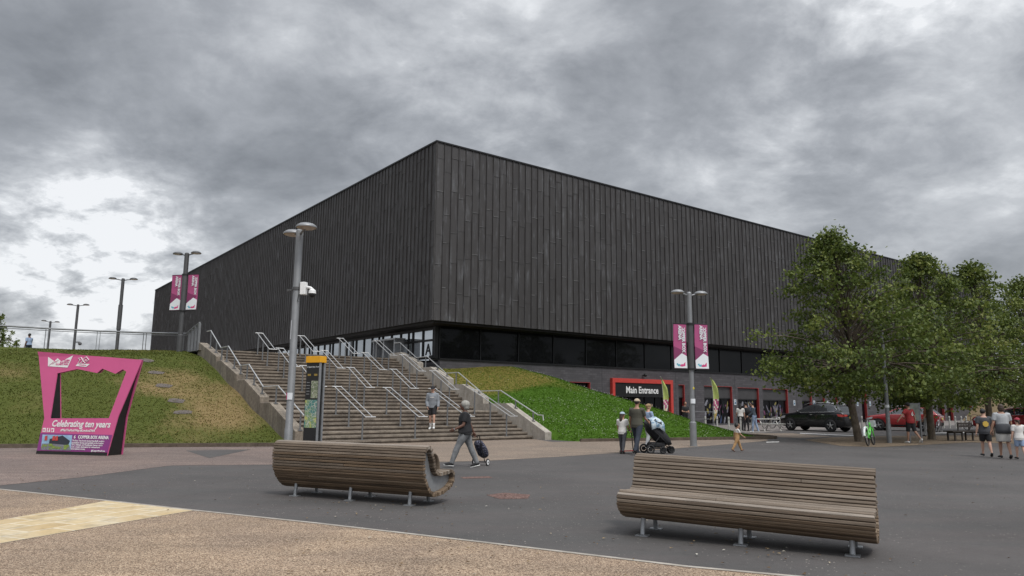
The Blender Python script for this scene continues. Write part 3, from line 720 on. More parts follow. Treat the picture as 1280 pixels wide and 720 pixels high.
# ------------------------------------------------------------------ lamp posts, banners, camera
def lamp(name, label, loc, az, heads, h, r0, r1, pm, hm, sleeve=None, group='double headed street lamps'):
    L_ = thing(name, label, 'street lamp', loc, az, group)
    b = MB(); b.tube([(0, 0, 0), (0, 0, .9), (0, 0, .93), (0, 0, h)], [r0, r0, r1 * 1.02, r1], 16); b.tube([(0, 0, h), (0, 0, h + .05)], [r1, r1 * .6], 16)
    b.build('pole', pm, L_, smooth=False); smooth_edges(L_.children[0])
    b = MB(); b.tube([(0, 0, 0), (0, 0, .02)], r0 + .04, 16); b.build('base_flange', pm, L_)
    for sx in (-1, 1):
        b = MB(); b.tube([(0, 0, h - .12), (sx * heads * .5, 0, h - .05), (sx * heads, 0, h - .02)], [.035, .03, .028], 8); b.build('arm', hm, L_, smooth=True)
        b = MB(); c = Vector((sx * (heads + .1), 0, h)); rx = .27
        prof = [(0, .115), (.09, .112), (.18, .088), (.25, .04), (.27, .0), (.262, -.02)]
        n = 20; vs = []; fs = []
        for r_, z_ in prof: vs += [c + Vector((r_ * math.cos(2 * PI * j / n), r_ * math.sin(2 * PI * j / n), z_)) for j in range(n)]
        for i in range(len(prof) - 1):
            for j in range(n): fs.append((i * n + j, i * n + (j + 1) % n, (i + 1) * n + (j + 1) % n, (i + 1) * n + j))
        b.add(vs, fs); hd_ = b.build('lamp_head', hm, L_, smooth=True)
        b = MB(); b.tube([c + Vector((0, 0, -.035)), c + Vector((0, 0, -.012))], [.2, .255], 20); b.build('lens', M('lamp_lens', (.42, .34, .26), .3, 0, .1), hd_, smooth=False)
    if sleeve:
        z0, z1 = sleeve; b = MB(); b.tube([(0, 0, z0), (0, 0, z1)], r1 + .024, 16); smooth_edges(b.build('sleeve', DARKLAMP, L_))
        for z_ in (z0, z1):
            b = MB(); b.tube([(0, 0, z_ - .05), (0, 0, z_ + .02)], r1 + .055, 16); b.tube([(-.78, 0, z_ - .015), (.78, 0, z_ - .015)], .014, 6); b.build('banner_arm', BLACK, L_)
    return L_
PINK = M('banner_pink', (.40, .075, .195), .6, 0, .07, 2); PINKD = M('banner_plum', (.20, .03, .10), .6, 0, .07, 2); BWHITE = M('banner_white', (.70, .72, .74), .6, 0, .04, 2)
TEALM = M('print_teal', (.10, .36, .45), .6); INKP = M('print_pink', (.55, .05, .18), .6)
def banner(label, loc, az, x0, x1, z0, z1, tilt=0.):
    B = thing('banner', label, 'banner', loc, az, 'pink lamp post banners'); w_ = x1 - x0; h = z1 - z0
    b = MB(); n = 10
    for i in range(n):
        for a, s_ in ((-.006, 1), (.006, -1)):
            za, zb = z0 + h * i / n, z0 + h * (i + 1) / n; bow = lambda z_: .035 * math.sin(PI * (z_ - z0) / h)
            b.add([(x0, a + bow(za), za), (x1, a + bow(za), za), (x1, a + bow(zb), zb), (x0, a + bow(zb), zb)], [(0, 1, 2, 3)])
    clo = b.build('cloth', PINK, B, fix=False)
    bow = lambda z_: .035 * math.sin(PI * (z_ - z0) / h)
    def print_(name, pts, mat, off, dy=.3):
        q = MB(); q.add([(x0 + w_ * x, -.006 - off + bow(z0 + h * z_), z0 + h * z_) for x, z_ in pts], [tuple(range(len(pts)))]); q.build(name, mat, clo, fix=False)
    print_('dark_triangle', [(0, .50), (.95, .375), (0, .20)], PINKD, .012)
    print_('white_panel', [(0, .012), (1, .012), (1, .28), (.62, .345), (0, .19)], BWHITE, .014)
    print_('emblem_teal', [(.14, .10), (.26, .125), (.3, .095), (.46, .10), (.44, .055), (.3, .05)], TEALM, .017)
    print_('emblem_pink', [(.42, .075), (.6, .105), (.66, .09), (.86, .15), (.84, .06), (.6, .045), (.44, .05)], INKP, .017)
    for s_, xx, zz, ln in (('COPPER BOX', .80, .755, 0), ('ARENA', .52, .855, 0)):
        yy = -.02 + bow(z0 + h * zz)
        text('lettering', s_, BWHITE, clo, .185, Matrix.Translation((x0 + w_ * xx - .02, yy, z0 + h * (.965))) @ Matrix.Rotation(PI / 2, 4, 'X') @ Matrix.Rotation(-PI / 2, 4, 'Z'), .93, 0, 'LEFT', .008)
    b = MB(); b.tube([(x0 - .01, 0, z1), (x1 + .01, 0, z1)], .014, 6); b.build('top_bar', BLACK, B); b = MB(); b.tube([(x0 - .01, 0, z0), (x1 + .01, 0, z0)], .012, 6); b.build('bottom_bar', BLACK, B)
    return B
LA = at(358.5, 582)
la = lamp('street_lamp', 'thick grey lamp post with double domed heads standing behind the foreground bench', LA, R(-54), .38, 5.98, .105, .09, LAMPGREY, LAMPGREY, group=None)
b = MB()
for z0, z1, a0, a1 in ((3.14, 3.62, -125, -70),):
    n = 6; b.add([((.0935) * math.cos(R(a0 + (a1 - a0) * i / n)), (.0935) * math.sin(R(a0 + (a1 - a0) * i / n)), z_) for z_ in (z0, z1) for i in range(n + 1)], [(i, i + 1, n + 2 + i, n + 1 + i) for i in range(n)])
b.build('number_label', BWHITE, la, fix=False); la.children[-1].rotation_euler = (0, 0, R(54))
b = MB(); n = 8; a0, a1 = -150, -50
b.add([((.1085) * math.cos(R(a0 + (a1 - a0) * i / n)), (.1085) * math.sin(R(a0 + (a1 - a0) * i / n)), z_) for z_ in (1.62, 1.79) for i in range(n + 1)], [(i, i + 1, n + 2 + i, n + 1 + i) for i in range(2, n)], .5, 0)
b.add([((.1085) * math.cos(R(a0 + (a1 - a0) * i / n)), (.1085) * math.sin(R(a0 + (a1 - a0) * i / n)), z_) for z_ in (1.62, 1.79) for i in range(3)], [(i, i + 1, 4 + i, 3 + i) for i in range(2)], .5, 1)
q = b.build('sticker', [BWHITE, INKP], la, fix=False); q.rotation_euler = (0, 0, R(54))
cc = thing('security_camera', 'white dome security camera on a bracket clamped to the thick grey lamp post', 'camera', LA + Vector((0, 0, 4.45)), R(-8)); cc.scale = (.74, .74, .74)
b = MB(); b.tube([(0, 0, -.05), (0, 0, .05)], .15, 16); b.tube([(-.3, -.02, -.06), (-.12, 0, -.06)], .025, 8); b.tube([(-.3, -.02, -.1), (-.3, -.02, -.02)], .045, 8); b.build('clamp', DARKLAMP, cc)
b = MB(); b.box((.16, -.1, -.22), (.36, .1, .22)); bx_ = bevel(b.build('junction_box', WHITE, cc), .015)
b = MB(); b.tube([(.36, 0, .05), (.52, 0, .02), (.58, 0, -.05)], [.05, .045, .06], 10); b.build('camera_arm', WHITE, cc, smooth=True)
b = MB(); b.tube([(.58, 0, -.02), (.58, 0, -.07), (.58, 0, -.18)], [.05, .12, .13], 14); hs = b.build('camera_housing', WHITE, cc, smooth=False); smooth_edges(hs)
b = MB(); b.ball((.58, 0, -.2), (.115, .115, .13), 14, 8); b.build('dome', BLACK, hs, smooth=True)
b = MB(); b.tube([(.12, -.06, -.2), (.1, -.1, -.45), (.2, -.12, -.5), (.26, -.08, -.22)], .012, 6); b.build('cable', BLACK, cc)
LB = at(867, 558)
lb = lamp('street_lamp', 'grey lamp post carrying two pink banners in front of the entrance', LB, R(18), .42, 5.92, .13, .092, LAMPGREY, LAMPGREY, (2.95, 4.72), None)
b = MB(); n = 8; a0, a1 = -150, -60
b.add([(.128 * math.cos(R(a0 + (a1 - a0) * i / n)), .128 * math.sin(R(a0 + (a1 - a0) * i / n)), z_) for z_ in (1.62, 1.8) for i in range(n + 1)], [(i, i + 1, n + 2 + i, n + 1 + i) for i in range(n)])
q = b.build('sticker', BWHITE, lb, fix=False)
b = MB(); b.ball((.02, -.096, 2.2), (.04, .006, .05)); b.build('yellow_disc', M('print_yellow', (.6, .5, .05), .5), lb)
banner('pink arena banner with white foot, left one on the lamp post before the entrance', LB, R(18), -.74, -.18, 2.95, 4.68)
banner('pink arena banner with white foot, right one on the lamp post before the entrance', LB, R(18), .2, .78, 2.95, 4.72)
LC = at(224, 440, 4.1)
lc = lamp('street_lamp', 'dark grey lamp post carrying two pink banners on top of the left grass bank', LC, R(-14), .47, 5.35, .15, .12, DARKLAMP, DARKLAMP, (2.22, 4.2), None)
banner('pink arena banner with white foot, left one on the lamp post above the grass bank', LC, R(-14), -.82, -.2, 2.25, 4.18)
banner('pink arena banner with white foot, right one on the lamp post above the grass bank', LC, R(-14), .2, .84, 2.25, 4.18)
for x, y, D, lab, az in ((145.5, 440, 52, 'slender dark lamp post on the podium left of the bannered lamp', 8), (92, 437, 67, 'dark lamp post with a small camera, second from left on the podium', 5), (59.5, 436, 82, 'smallest and farthest dark lamp post on the podium skyline', 60)):
    d = ray(x, y); p = Vector((d.x / d.y * D, D, ZP)); l_ = lamp('street_lamp', lab, p, R(az), .62, 6.1, .16, .11, DARKLAMP, DARKLAMP, None, None)
    if D == 67:
        b = MB(); b.box((.1, -.05, 2.6), (.45, .05, 2.68)); b.ball((.5, 0, 2.5), .16); b.build('camera_dome', DARKLAMP, l_)
    if D == 52:
        b = MB(); b.tube([(0, 0, 2.4), (0, 0, 4.2)], .15, 12); b.build('sleeve', DARKLAMP, l_)
LD = at(1112, 554)
b = MB(); ld = thing('slim_post', 'plain grey post under the trees that a person in red reaches for', 'post', LD)
b.tube([(0, 0, 0), (0, 0, .8), (0, 0, .83), (0, 0, 5.2)], [.1, .1, .085, .07], 12); smooth_edges(b.build('pole', POSTGREY, ld))
b = MB(); b.tube([(0, 0, 1.52), (0, 0, 1.64)], .09, 12); b.build('sticker_band', BWHITE, ld); b = MB(); b.tube([(0, 0, 5.2), (0, 0, 5.25)], [.075, .05], 12); b.build('cap', POSTGREY, ld)

# ------------------------------------------------------------------ slatted benches
PROF = [(.30, .155), (.13, .30), (.03, .48), (0, .70), (.0, .83), (.05, .96), (.13, 1.0), (.21, .985), (.27, .93), (.315, .80), (.37, .64), (.42, .57), (.50, .535), (.60, .535), (.74, .545), (.86, .56), (.93, .52), (.965, .44), (.955, .36), (.90, .29), (.80, .226), (.64, .175), (.46, .15)]
def bench(label, mid, ang, length, sc, hang, armrest, fall=0.):
    "local x along the bench, +y towards the sitter's front"
    B = thing('slatted_bench', label, 'bench', mid, ang)
    P = catmull([(y - .45, z * sc, 0) for y, z in PROF], 10, True)
    per = [0]
    for i in range(len(P)): per.append(per[-1] + (P[(i + 1) % len(P)] - P[i]).length)
    def pos(s):
        s %= per[-1]
        for i in range(len(P)):
            if per[i + 1] >= s:
                f = (s - per[i]) / (per[i + 1] - per[i]); return P[i].lerp(P[(i + 1) % len(P)], f)
    cen = Vector((0, .4, 0)); n = int(per[-1] / .047); st_ = per[-1] / n; rr = random.Random(int(length * 100) + 3); b = MB()
    for k in range(n):
        s = k * st_; a, c = pos(s + .0045), pos(s + st_ - .0045); d = (c - a).normalized(); nr = Vector((-d.y, d.x, 0))
        th = .058; off = rr.uniform(-.003, .004); l0 = -length / 2 + rr.uniform(-.008, .008); l1 = length / 2 + rr.uniform(-.008, .008)
        q = [a + nr * off, c + nr * off, c - nr * th, a - nr * th]
        # boards in two lengths end to end
        cut = rr.uniform(-.3, .3) * length; cuts = [l0, cut - .002, cut + .002, l1] if rr.random() < .15 else [l0, l1]
        for x0, x1 in zip(cuts[::2], cuts[1::2]):
            b.prism([(x0, p.x, p.y) for p in q], (x1 - x0, 0, 0), min(1, max(0, rr.gauss(.5, .24))), 1 if nr.y < -.18 + rr.uniform(-.2, .2) else 0)
    b.v = [(x, y, z - x * fall) for x, y, z in b.v]
    o = b.build('slats', [WOOD_OLD, WOOD_WARM], B); bevel(o, .006, 1)
    shell = [p + (Vector(((P[(i + 1) % len(P)] - P[i - 1]).y, -(P[(i + 1) % len(P)] - P[i - 1]).x, 0)).normalized() * .061) for i, p in enumerate(P)]
    for x0 in (-length / 2 + .09, length / 2 - .10):
        b = MB(); b.prism([(x0, p.x, p.y - x0 * fall) for p in shell], (.012, 0, 0)); b.build('end_plate', GALV, B)
    b = MB()      # the inner skin behind the boards
    nP = len(shell); b.add([(x, p.x, p.y - x * fall) for x in (-length / 2 + .104, length / 2 - .104) for p in shell], [(i, (i + 1) % nP, nP + (i + 1) % nP, nP + i) for i in range(nP)])
    b.build('lining', BLACK, B)
    for x in (-length / 2 + hang, 0, length / 2 - hang):
        for y0, y1 in ((-.28, -.25), (.29, .30)):
            b = MB(); b.tube([(x, y1, .012), (x, y0 * .72, .42)], .029, 12); b.box((x - .075, y1 - .06, 0), (x + .075, y1 + .06, .012)); lg = b.build('leg', GALV, B); smooth_edges(lg, 30)
    if armrest is not None:
        x = armrest; b = MB(); pts = [(x, -.02, .52 * sc), (x, .02, .74 * sc), (x, .14, .83 * sc), (x, .26, .80 * sc), (x, .33, .68 * sc), (x, .36, .53 * sc)]
        b.tube(catmull(pts, 5), [(.055, .02)] * 26, 8, side=(1, 0, 0)); b.build('armrest', WOOD_OLD, B, smooth=True)
    return B
ANL = math.atan2(-.44, .898)
# left bench turns its back on the camera: sitter's front is away from us
bench('curved timber slat bench turned away, its steel end plate showing at right', Vector((-2.5, 12.44, 0)), ANL, 3.06, .925, .37, 1.28)
ANR = R(-28) + PI
bench('curved timber slat bench facing the viewer, nearest at lower right', Vector((2.80, 8.98, 0)), ANR, 2.84, .92, .25, None, -.022)
fb = thing('park_bench', 'low dark timber bench with a short backrest under the trees', 'bench', at(1205, 551), R(18))
b = MB()
for k in range(4): b.box((-.95, -.28 + k * .14, .42), (.95, -.16 + k * .14, .47), random.random())
WDK = M('dark_timber', (.05, .04, .034), .7, 0, .25, 8); b.build('seat', WDK, fb)
b = MB()
for k in range(2): b.box((-.1, .2, .62 + k * .12), (.8, .24, .72 + k * .12))
b.build('backrest', WDK, fb)
for x in (-.75, -.3, .35, .8):
    b = MB(); b.box((x - .03, -.22, 0), (x + .03, -.16, .415)); b.box((x - .03, .16, 0), (x + .03, .22, .415)); b.box((x - .03, -.158, .36), (x + .03, .158, .415)); b.build('leg', WDK, fb)
for x in (0, .7):
    b = MB(); b.box((x - .025, .242, .45), (x + .025, .29, .86)); b.build('back_support', WDK, fb)

# ------------------------------------------------------------------ pink selfie frame
SL, SR = at(45, 567.5), at(147, 570.4); sang = math.atan2((SR - SL).y, (SR - SL).x); sk = (SR - SL).length / 2.4
sf = thing('photo_frame_sign', 'large bright pink cut out photo frame sign with black sides on the path', 'sign', SL, sang)
HOTP = M('sign_pink', (.60, .105, .26), .42, 0, .05, 1.5); PURP = M('sign_purple', (.24, .045, .21), .42, 0, .05, 1.5); SBLK = M('sign_black', (.014, .014, .014), .5, 0, .2)
SK = -.155
skw = lambda pts: [(x + SK * z, z) for x, z in pts]
OUT = [(0, 0), (2.4, 0), (2.76, 1.08), (3.58, 2.72), (0, 2.98), (.26, 1.03)]
HOLE = [(.46, 1.02), (2.46, 1.05), (3.05, 2.38), (2.93, 2.45), (2.68, 2.32), (2.24, 2.47), (2.06, 2.34), (1.38, 2.46), (.68, 2.33)]
OUT, HOLE = skw(OUT), skw(HOLE)
LEAN = .05
def fy(z): return LEAN * z
def by(z): return .62 - .155 * z            # the back leans towards the front: deep at the foot, thin at the top
def framed(name, outer, hole, y0, y1, mat, shift=0):
    "frame with a hole between two sloping faces"
    bm = bmesh.new()
    def loop(pts, f): return [bm.verts.new((x + shift, f(z), z)) for x, z in pts]
    A, B_, H1, H2 = loop(outer, y0), loop(outer, y1), loop(hole, y0), loop(hole, y1)
    for ol, hl_ in ((A, H1), (B_, H2)):
        es = []
        for lp in (ol, hl_):
            for i in range(len(lp)):
                es.append(bm.edges.get((lp[i], lp[(i + 1) % len(lp)])) or bm.edges.new((lp[i], lp[(i + 1) % len(lp)])))
        bmesh.ops.triangle_fill(bm, use_beauty=True, use_dissolve=False, edges=es)
    for p, q in ((A, B_), (H1, H2)):
        for i in range(len(p)): bm.faces.new((p[i], p[(i + 1) % len(p)], q[(i + 1) % len(q)], q[i]))
    bmesh.ops.recalc_face_normals(bm, faces=bm.faces)
    me = bpy.data.meshes.new(name); bm.to_mesh(me); bm.free(); me.materials.append(mat); return link(name, me, sf)
sfz = lambda pts, d: pts
fp = framed('front_panel', OUT, HOLE, lambda z: fy(z), lambda z: fy(z) + .03, HOTP)
framed('back_panel', OUT, HOLE, lambda z: by(z) - .04, lambda z: by(z), HOTP)
INO = [(.02, 0.0), (2.37, 0.0), (2.73, 1.08), (3.43, 2.54), (.10, 2.56), (.275, 1.03)]
INH = [(.463, 1.022), (2.457, 1.052), (3.045, 2.385), (2.93, 2.455), (2.68, 2.325), (2.24, 2.475), (2.06, 2.345), (1.38, 2.465), (.685, 2.335)]
framed('black_core', skw(INO), skw(INH), lambda z: fy(z) + .031, lambda z: max(by(z) - .041, fy(z) + .06), SBLK)
def sp2(x, z, o=.004): return (x + SK * z, fy(z) - o, z)
b = MB(); b.add([sp2(.03, .10), sp2(2.42, .10), sp2(2.58, .585), sp2(.14, .60)], [(0, 1, 2, 3)]); pb = b.build('purple_band', PURP, fp, fix=False)
b = MB(); b.add([sp2(.0, 0, .005), sp2(2.4, 0, .005), sp2(2.42, .095, .005), sp2(.02, .095, .005)], [(0, 1, 2, 3)]); b.build('black_plinth', SBLK, fp, fix=False)
tilt = Matrix.Rotation(-math.atan(LEAN), 4, 'X')
def onsign(x, z, o=.008): return Matrix.Translation(sp2(x, z, o)) @ Matrix.Rotation(PI / 2 - math.atan(LEAN), 4, 'X')
text('lettering', 'Celebrating ten years', WHITE, fp, .26, onsign(1.52, .87), .88, .25, 'CENTER', .006)
text('lettering', '#PlayTheParkWay #LondonDNA', WHITE, fp, .095, onsign(1.42, .69), .9, .2, 'CENTER', .002)
text('lettering', '6', WHITE, pb, .125, onsign(1.30, .505, .012), .9, 0, 'LEFT', .004); text('lettering', 'COPPER BOX ARENA', WHITE, pb, .125, onsign(1.44, .505, .012), .86, 0, 'LEFT', .004)
for k, ln in enumerate(('The Box That Rocks hosted handball, modern', 'pentathlon fencing and goalball at the London', '2012 Olympic and Paralympic Games, and is', 'now a major destination for national and', 'international events.')):
    text('lettering', ln, WHITE, pb, .068, onsign(1.24 - .008 * k, .405 - .058 * k, .012), .85, 0, 'LEFT', .001)
text('lettering', '@CopperBoxArena', WHITE, pb, .066, onsign(2.34, .135, .012), .85, 0, 'RIGHT', .001)
def poly(name, pts, mat, par, o):
    q = MB(); q.add([sp2(x, z, o) for x, z in pts], [tuple(range(len(pts)))]); return q.build(name, mat, par, fix=False)
for k in range(3):          # share icons
    x = .27 + k * .145; ic = poly('icon_tile', [(x - .055, .63), (x + .055, .63), (x + .065, .745), (x - .045, .745)], WHITE, fp, .008)
    if k == 0:
        q = MB(); q.ring(sp2(x + .004, .687, .012), (0, 1, 0), .026, .007, 14, 5); q.build('icon', HOTP, ic)
    elif k == 1: text('icon', 'f', HOTP, ic, .12, onsign(x + .005, .69, .012), 1, 0, 'CENTER', .008)
    else: poly('icon', [(x - .035, .655), (x + .01, .648), (x + .035, .70), (x + .02, .725), (x, .705), (x - .03, .72)], HOTP, ic, .012)
# crown shaped park emblem and the outlined "10" badge
em = poly('park_emblem', [(.36, 2.54), (1.05, 2.50), (1.24, 2.86), (.83, 2.68), (.70, 2.78), (.58, 2.69), (.36, 2.82)], WHITE, fp, .008)
for a, c in (((.40, 2.56), (.60, 2.70)), ((.50, 2.60), (.73, 2.72)), ((.60, 2.70), (.68, 2.65))):
    q = MB(); q.tube([sp2(*a, .011), sp2(*c, .011)], .006, 4); q.build('emblem_line', HOTP, em)
for k, ln in enumerate(('QUEEN', 'ELIZABETH', 'OLYMPIC PARK')): text('lettering', ln, HOTP, em, .066, onsign(1.13 - .03 * k, 2.71 - .058 * k, .012), .95, 0, 'RIGHT', .002)
q = MB(); wl = lambda pts, cl=False: q.tube([sp2(x * .94 + .08, z * .9 + .205, .012) for x, z in pts], .012, 5, close=cl)
wl([(1.42, 2.70), (1.50, 2.80), (1.43, 2.86), (1.54, 2.875), (1.60, 2.78), (1.53, 2.69)], True); wl([(1.60, 2.78), (1.68, 2.70), (1.82, 2.80), (1.73, 2.90), (1.62, 2.83), (1.60, 2.78)]); wl([(1.67, 2.79), (1.74, 2.79)])
q.build('badge_outline', WHITE, fp)
poly('badge_ribbon', [(1.33, 2.55), (1.70, 2.52), (1.82, 2.605), (1.40, 2.62)], WHITE, fp, .009)
poly('badge_line', [(1.44, 2.57), (1.69, 2.555), (1.71, 2.575), (1.46, 2.59)], HOTP, fp, .013)
# little picture of the arena on the purple band
PX = lambda x, z: (.17 + 1.02 * x + .05 * z, .125 + .43 * z)
pc = poly('picture', [PX(0, 0), PX(1, 0), PX(1, 1), PX(0, 1)], M('picture_sky', (.28, .45, .62), .4, 0, .25, 4), pb, .008)
poly('picture_arena', [PX(.25, .35), PX(.9, .3), PX(.95, .62), PX(.68, .97), PX(.26, .72)], M('picture_dark', (.03, .035, .05), .4), pc, .0095)
poly('picture_paving', [PX(0, 0), PX(1, 0), PX(.95, .34), PX(.3, .42), PX(.02, .40)], M('picture_grey', (.2, .2, .22), .4, 0, .5, 40), pc, .0105)
rr = random.Random(2); q = MB()
for k in range(26):
    x, z_ = rr.uniform(.02, .9), rr.uniform(.04, .34); s_ = rr.uniform(.03, .07); q.add([sp2(*PX(x + s_ * math.cos(a_), z_ + s_ * 1.3 * math.sin(a_)), .0118 + .0003 * k) for a_ in (0, 1.2, 2.3, 3.4, 4.7)], [(0, 1, 2, 3, 4)])
q.build('picture_shrubs', M('picture_green', (.2, .28, .06), .5, 0, .5, 30), pc, fix=False)
for x in (.1, .36, .46): poly('picture_flag', [PX(x, .62), PX(x + .09, .64), PX(x + .08, .95), PX(x, .9)], M('picture_red', (.5, .06, .05), .5), pc, .021)

# ------------------------------------------------------------------ map totem
tp = at(388, 584.5); to = thing('map_totem', 'slim black wayfinding map totem with a yellow cap at the foot of the steps', 'sign', tp, R(-26))
TH = 2.52; b = MB(); b.box((-.2, -.09, 0), (.2, .09, TH)); b.build('body', SBLK, to)
b = MB(); b.box((.203, -.1, 0), (.235, -.05, TH)); b.build('edge_trim', GALV, to); b = MB(); b.box((.203, .05, 0), (.235, .1, TH)); b.build('edge_trim', GALV, to)
b = MB(); b.box((-.215, -.115, TH + .002), (.245, .115, TH + .16)); bevel(b.build('yellow_cap', M('sign_yellow', (.75, .36, .01), .45, 0, .05), to), .008)
def mapm(name, a, b_, c):
    mt, t, N, L, bs = nt(name); v = coords(t); vo = node(t, 'ShaderNodeTexVoronoi', Scale=11.0, feature='DISTANCE_TO_EDGE'); L.new(v, vo.inputs['Vector']); n = noise(t, v, 5, 3)
    k = ramp(t, n, [(.38, a), (.5, b_), (.62, c)], 'CONSTANT'); L.new(mixc(t, ramp(t, vo.outputs['Distance'], [(.02, 1), (.05, 0)]), k, (.5, .5, .42)), bs.inputs['Base Color']); bs.inputs['Roughness'].default_value = .3; return mt
for nm, x0, x1, z0, z1, mt in (('area_map', -.185, .185, .95, 1.62, mapm('map_print_wide', (.08, .22, .2), (.2, .3, .16), (.45, .46, .12))), ('street_map', -.02, .185, 1.66, 2.08, mapm('map_print_close', (.17, .2, .12), (.28, .3, .2), (.32, .32, .26)))):
    b = MB(); b.box((x0, -.096, z0), (x1, -.0905, z1)); b.build(nm, mt, to)
text('lettering', 'Copper Box Arena', BWHITE, to, .05, plate(-.18, -.093, 2.42), 1, 0, 'LEFT', 0)
for x in (-.1, .1):
    b = MB(); b.box((x - .05, -.0945, 2.2), (x + .05, -.0905, 2.25)); b.build('direction_strip', M('sign_ochre', (.3, .2, .04), .5), to)
for k in range(5):
    b = MB(); b.box((-.17, -.0945, 2.03 - .07 * k), (-.17 + random.uniform(.07, .12), -.0905, 2.045 - .07 * k)); b.build('text_line', M('sign_grey_text', (.25, .25, .25), .5), to)
nbp = at(1145, 553.5); nb_ = thing('notice_board', 'grey framed notice board on two thin legs under the trees', 'sign', nbp, R(12))
for x in (-.3, .3):
    b = MB(); b.box((x - .03, -.03, 0), (x + .03, .03, 1.75)); b.build('leg', POSTGREY, nb_)
b = MB(); b.box((-.268, -.025, .95), (.268, .025, 1.72)); fr = b.build('panel', POSTGREY, nb_); b = MB(); b.box((-.23, -.032, 1.0), (.23, -.027, 1.67)); b.build('poster', M('poster_grey_green', (.16, .175, .15), .4, 0, .3, 5), fr)

# ------------------------------------------------------------------ bollards, barrier, feather flags, bike racks
BOLL = M('pale_steel', (.5, .49, .46), .45, .3, .12, 6)
bol = None
def bollard(p, label, group, h=.86):
    global bol
    if bol is None:
        bol = thing('bollard', label, 'bollard', p, 0, group)
        b = MB(); b.tube([(0, 0, 0), (0, 0, h), (0, 0, h + .02)], [.058, .058, .03], 12); smooth_edges(b.build('post', BOLL, bol)); b = MB(); b.tube([(0, 0, .7), (0, 0, .74)], .061, 12); b.build('band', POSTGREY, bol)
    else:
        o = copy_tree(bol); o.location = p; o['label'] = label; o['group'] = group
fb0, fb1 = at(941, 540.8), at(839, 539.2)
for k in range(8):
    w8 = ('rightmost, by the group of people', 'second from the right', 'third from right', 'fourth from right', 'fifth from the right', 'sixth from right, beside the bannered post', 'seventh from right, by the guard', 'last, nearest the red entrance frame')[k]
    bollard(fb0.lerp(fb1, k / 7.), 'pale steel bollard in the entrance row, %s' % w8, 'bollards before the entrance')
for k, x in enumerate((1063, 1078, 1088, 1097)): bollard(at(x, 536.5), 'thin pale bollard by the wall between the dark and the red car, %s from left' % ('first', 'second', 'third', 'fourth')[k], 'bollards along the far wall')
for k, x in enumerate((1180, 1187.5, 1195, 1202.5, 1208.5)): bollard(at(x, 535.2), 'thin pale bollard before the dry slope at right, %s from left' % ('first', 'second', 'third', 'fourth', 'fifth')[k], 'bollards along the far wall')
def flag(label, p, az, h=3.2):
    Fg = thing('feather_flag', label, 'flag', p, az, 'feather flags by the entrance')
    b = MB(); b.box((-.42, -.2, 0), (.42, .2, .14)); b.tube([(0, 0, .14), (0, 0, .3)], .05, 10); b.build('base', SBLK, Fg)
    pl = catmull([(0, 0, .3), (0, 0, 1.5), (-.03, 0, 2.5), (-.12, 0, h - .1), (-.2, 0, h)], 5)
    b = MB(); b.tube(pl, .014, 6); b.build('pole', BOLL, Fg)
    rt_ = [(-.0, .62), (.16, .85), (.33, 1.4), (.36, 2.0), (.28, 2.6), (.08, 3.0), (-.17, h)]
    b = MB(); n = 24; cols = []
    for i in range(n + 1):
        z_ = .62 + (h - .62) * i / n
        x1 = None
        for (xa, za), (xb, zb) in zip(rt_, rt_[1:]):
            if za <= z_ <= zb + 1e-6: x1 = xa + (xb - xa) * (z_ - za) / (zb - za); break
        x0 = 0
        for pa, pb_ in zip(pl, pl[1:]):
            if pa.z <= z_ <= pb_.z + 1e-6: x0 = pa.x + (pb_.x - pa.x) * (z_ - pa.z) / (pb_.z - pa.z); break
        cols.append((x0, x1 if x1 is not None else x0, z_))
    for (a0, a1, za), (c0, c1, zb) in zip(cols, cols[1:]):
        mi = 0 if za > 1.85 else (1 if za > 1.25 else (2 if za > .95 else 3))
        for q in range(4):
            f0, f1 = q / 4, (q + 1) / 4; wv = lambda f, z_: .05 * math.sin(f * 4 + z_ * 3)
            for s_ in (-.003, .003):
                b.add([(a0 + (a1 - a0) * f0, wv(f0, za) + s_, za), (a0 + (a1 - a0) * f1, wv(f1, za) + s_, za), (c0 + (c1 - c0) * f1, wv(f1, zb) + s_, zb), (c0 + (c1 - c0) * f0, wv(f0, zb) + s_, zb)], [(0, 1, 2, 3)], .5, mi if (q + int(za * 7)) % 3 or mi == 0 else (mi + 1) % 4)
    b.build('sail', [M('flag_lime', (.36, .42, .12), .7, 0, .15, 3), M('flag_magenta', (.35, .07, .16), .7, 0, .3, 5), M('flag_cream', (.6, .57, .48), .7, 0, .15, 5), M('flag_orange', (.5, .28, .1), .7, 0, .3, 5)], Fg, fix=False)
flag('lime topped feather flag with printed foot between the bollards', at(893, 539), R(10))
flag('lime topped feather flag standing in front of the red entrance frame', at(830, 536), R(10), 3.35)
bar = thing('entrance_barrier', 'low grey tubular barrier beside the red entrance frame', 'barrier', W(20.5, -1.2), UA)
b = MB(); b.tube(catmull([(0, 0, 0), (0, 0, .95), (.1, 0, 1.05), (2.3, 0, 1.05), (2.4, 0, .95), (2.4, 0, 0)], 4), .025, 8); b.build('hoop', POSTGREY, bar); b = MB(); b.tube([(.0, 0, .55), (2.4, 0, .55)], .02, 6); b.build('mid_rail', POSTGREY, bar)
def table(label, p, az):
    T = thing('picnic_table', label, 'table', p, az)
    b = MB(); b.box((-.85, -.36, .7), (.85, .36, .75)); b.build('tabletop', BOLL, T)
    for y in (-.68, .68):
        b = MB(); b.box((-.85, y - .14, .42), (.85, y + .14, .46)); b.build('seat', BOLL, T)
    for x in (-.6, .6):
        b = MB()
        for s_ in (-1, 1): b.tube([(x, s_ * .7, 0), (x, s_ * .2, .695)], .03, 6)
        b.tube([(x, -.8, .39), (x, .8, .39)], .025, 6); b.build('leg', BOLL, T)
table('grey picnic table beside the group of people by the windows', at(957, 538.5), R(20))
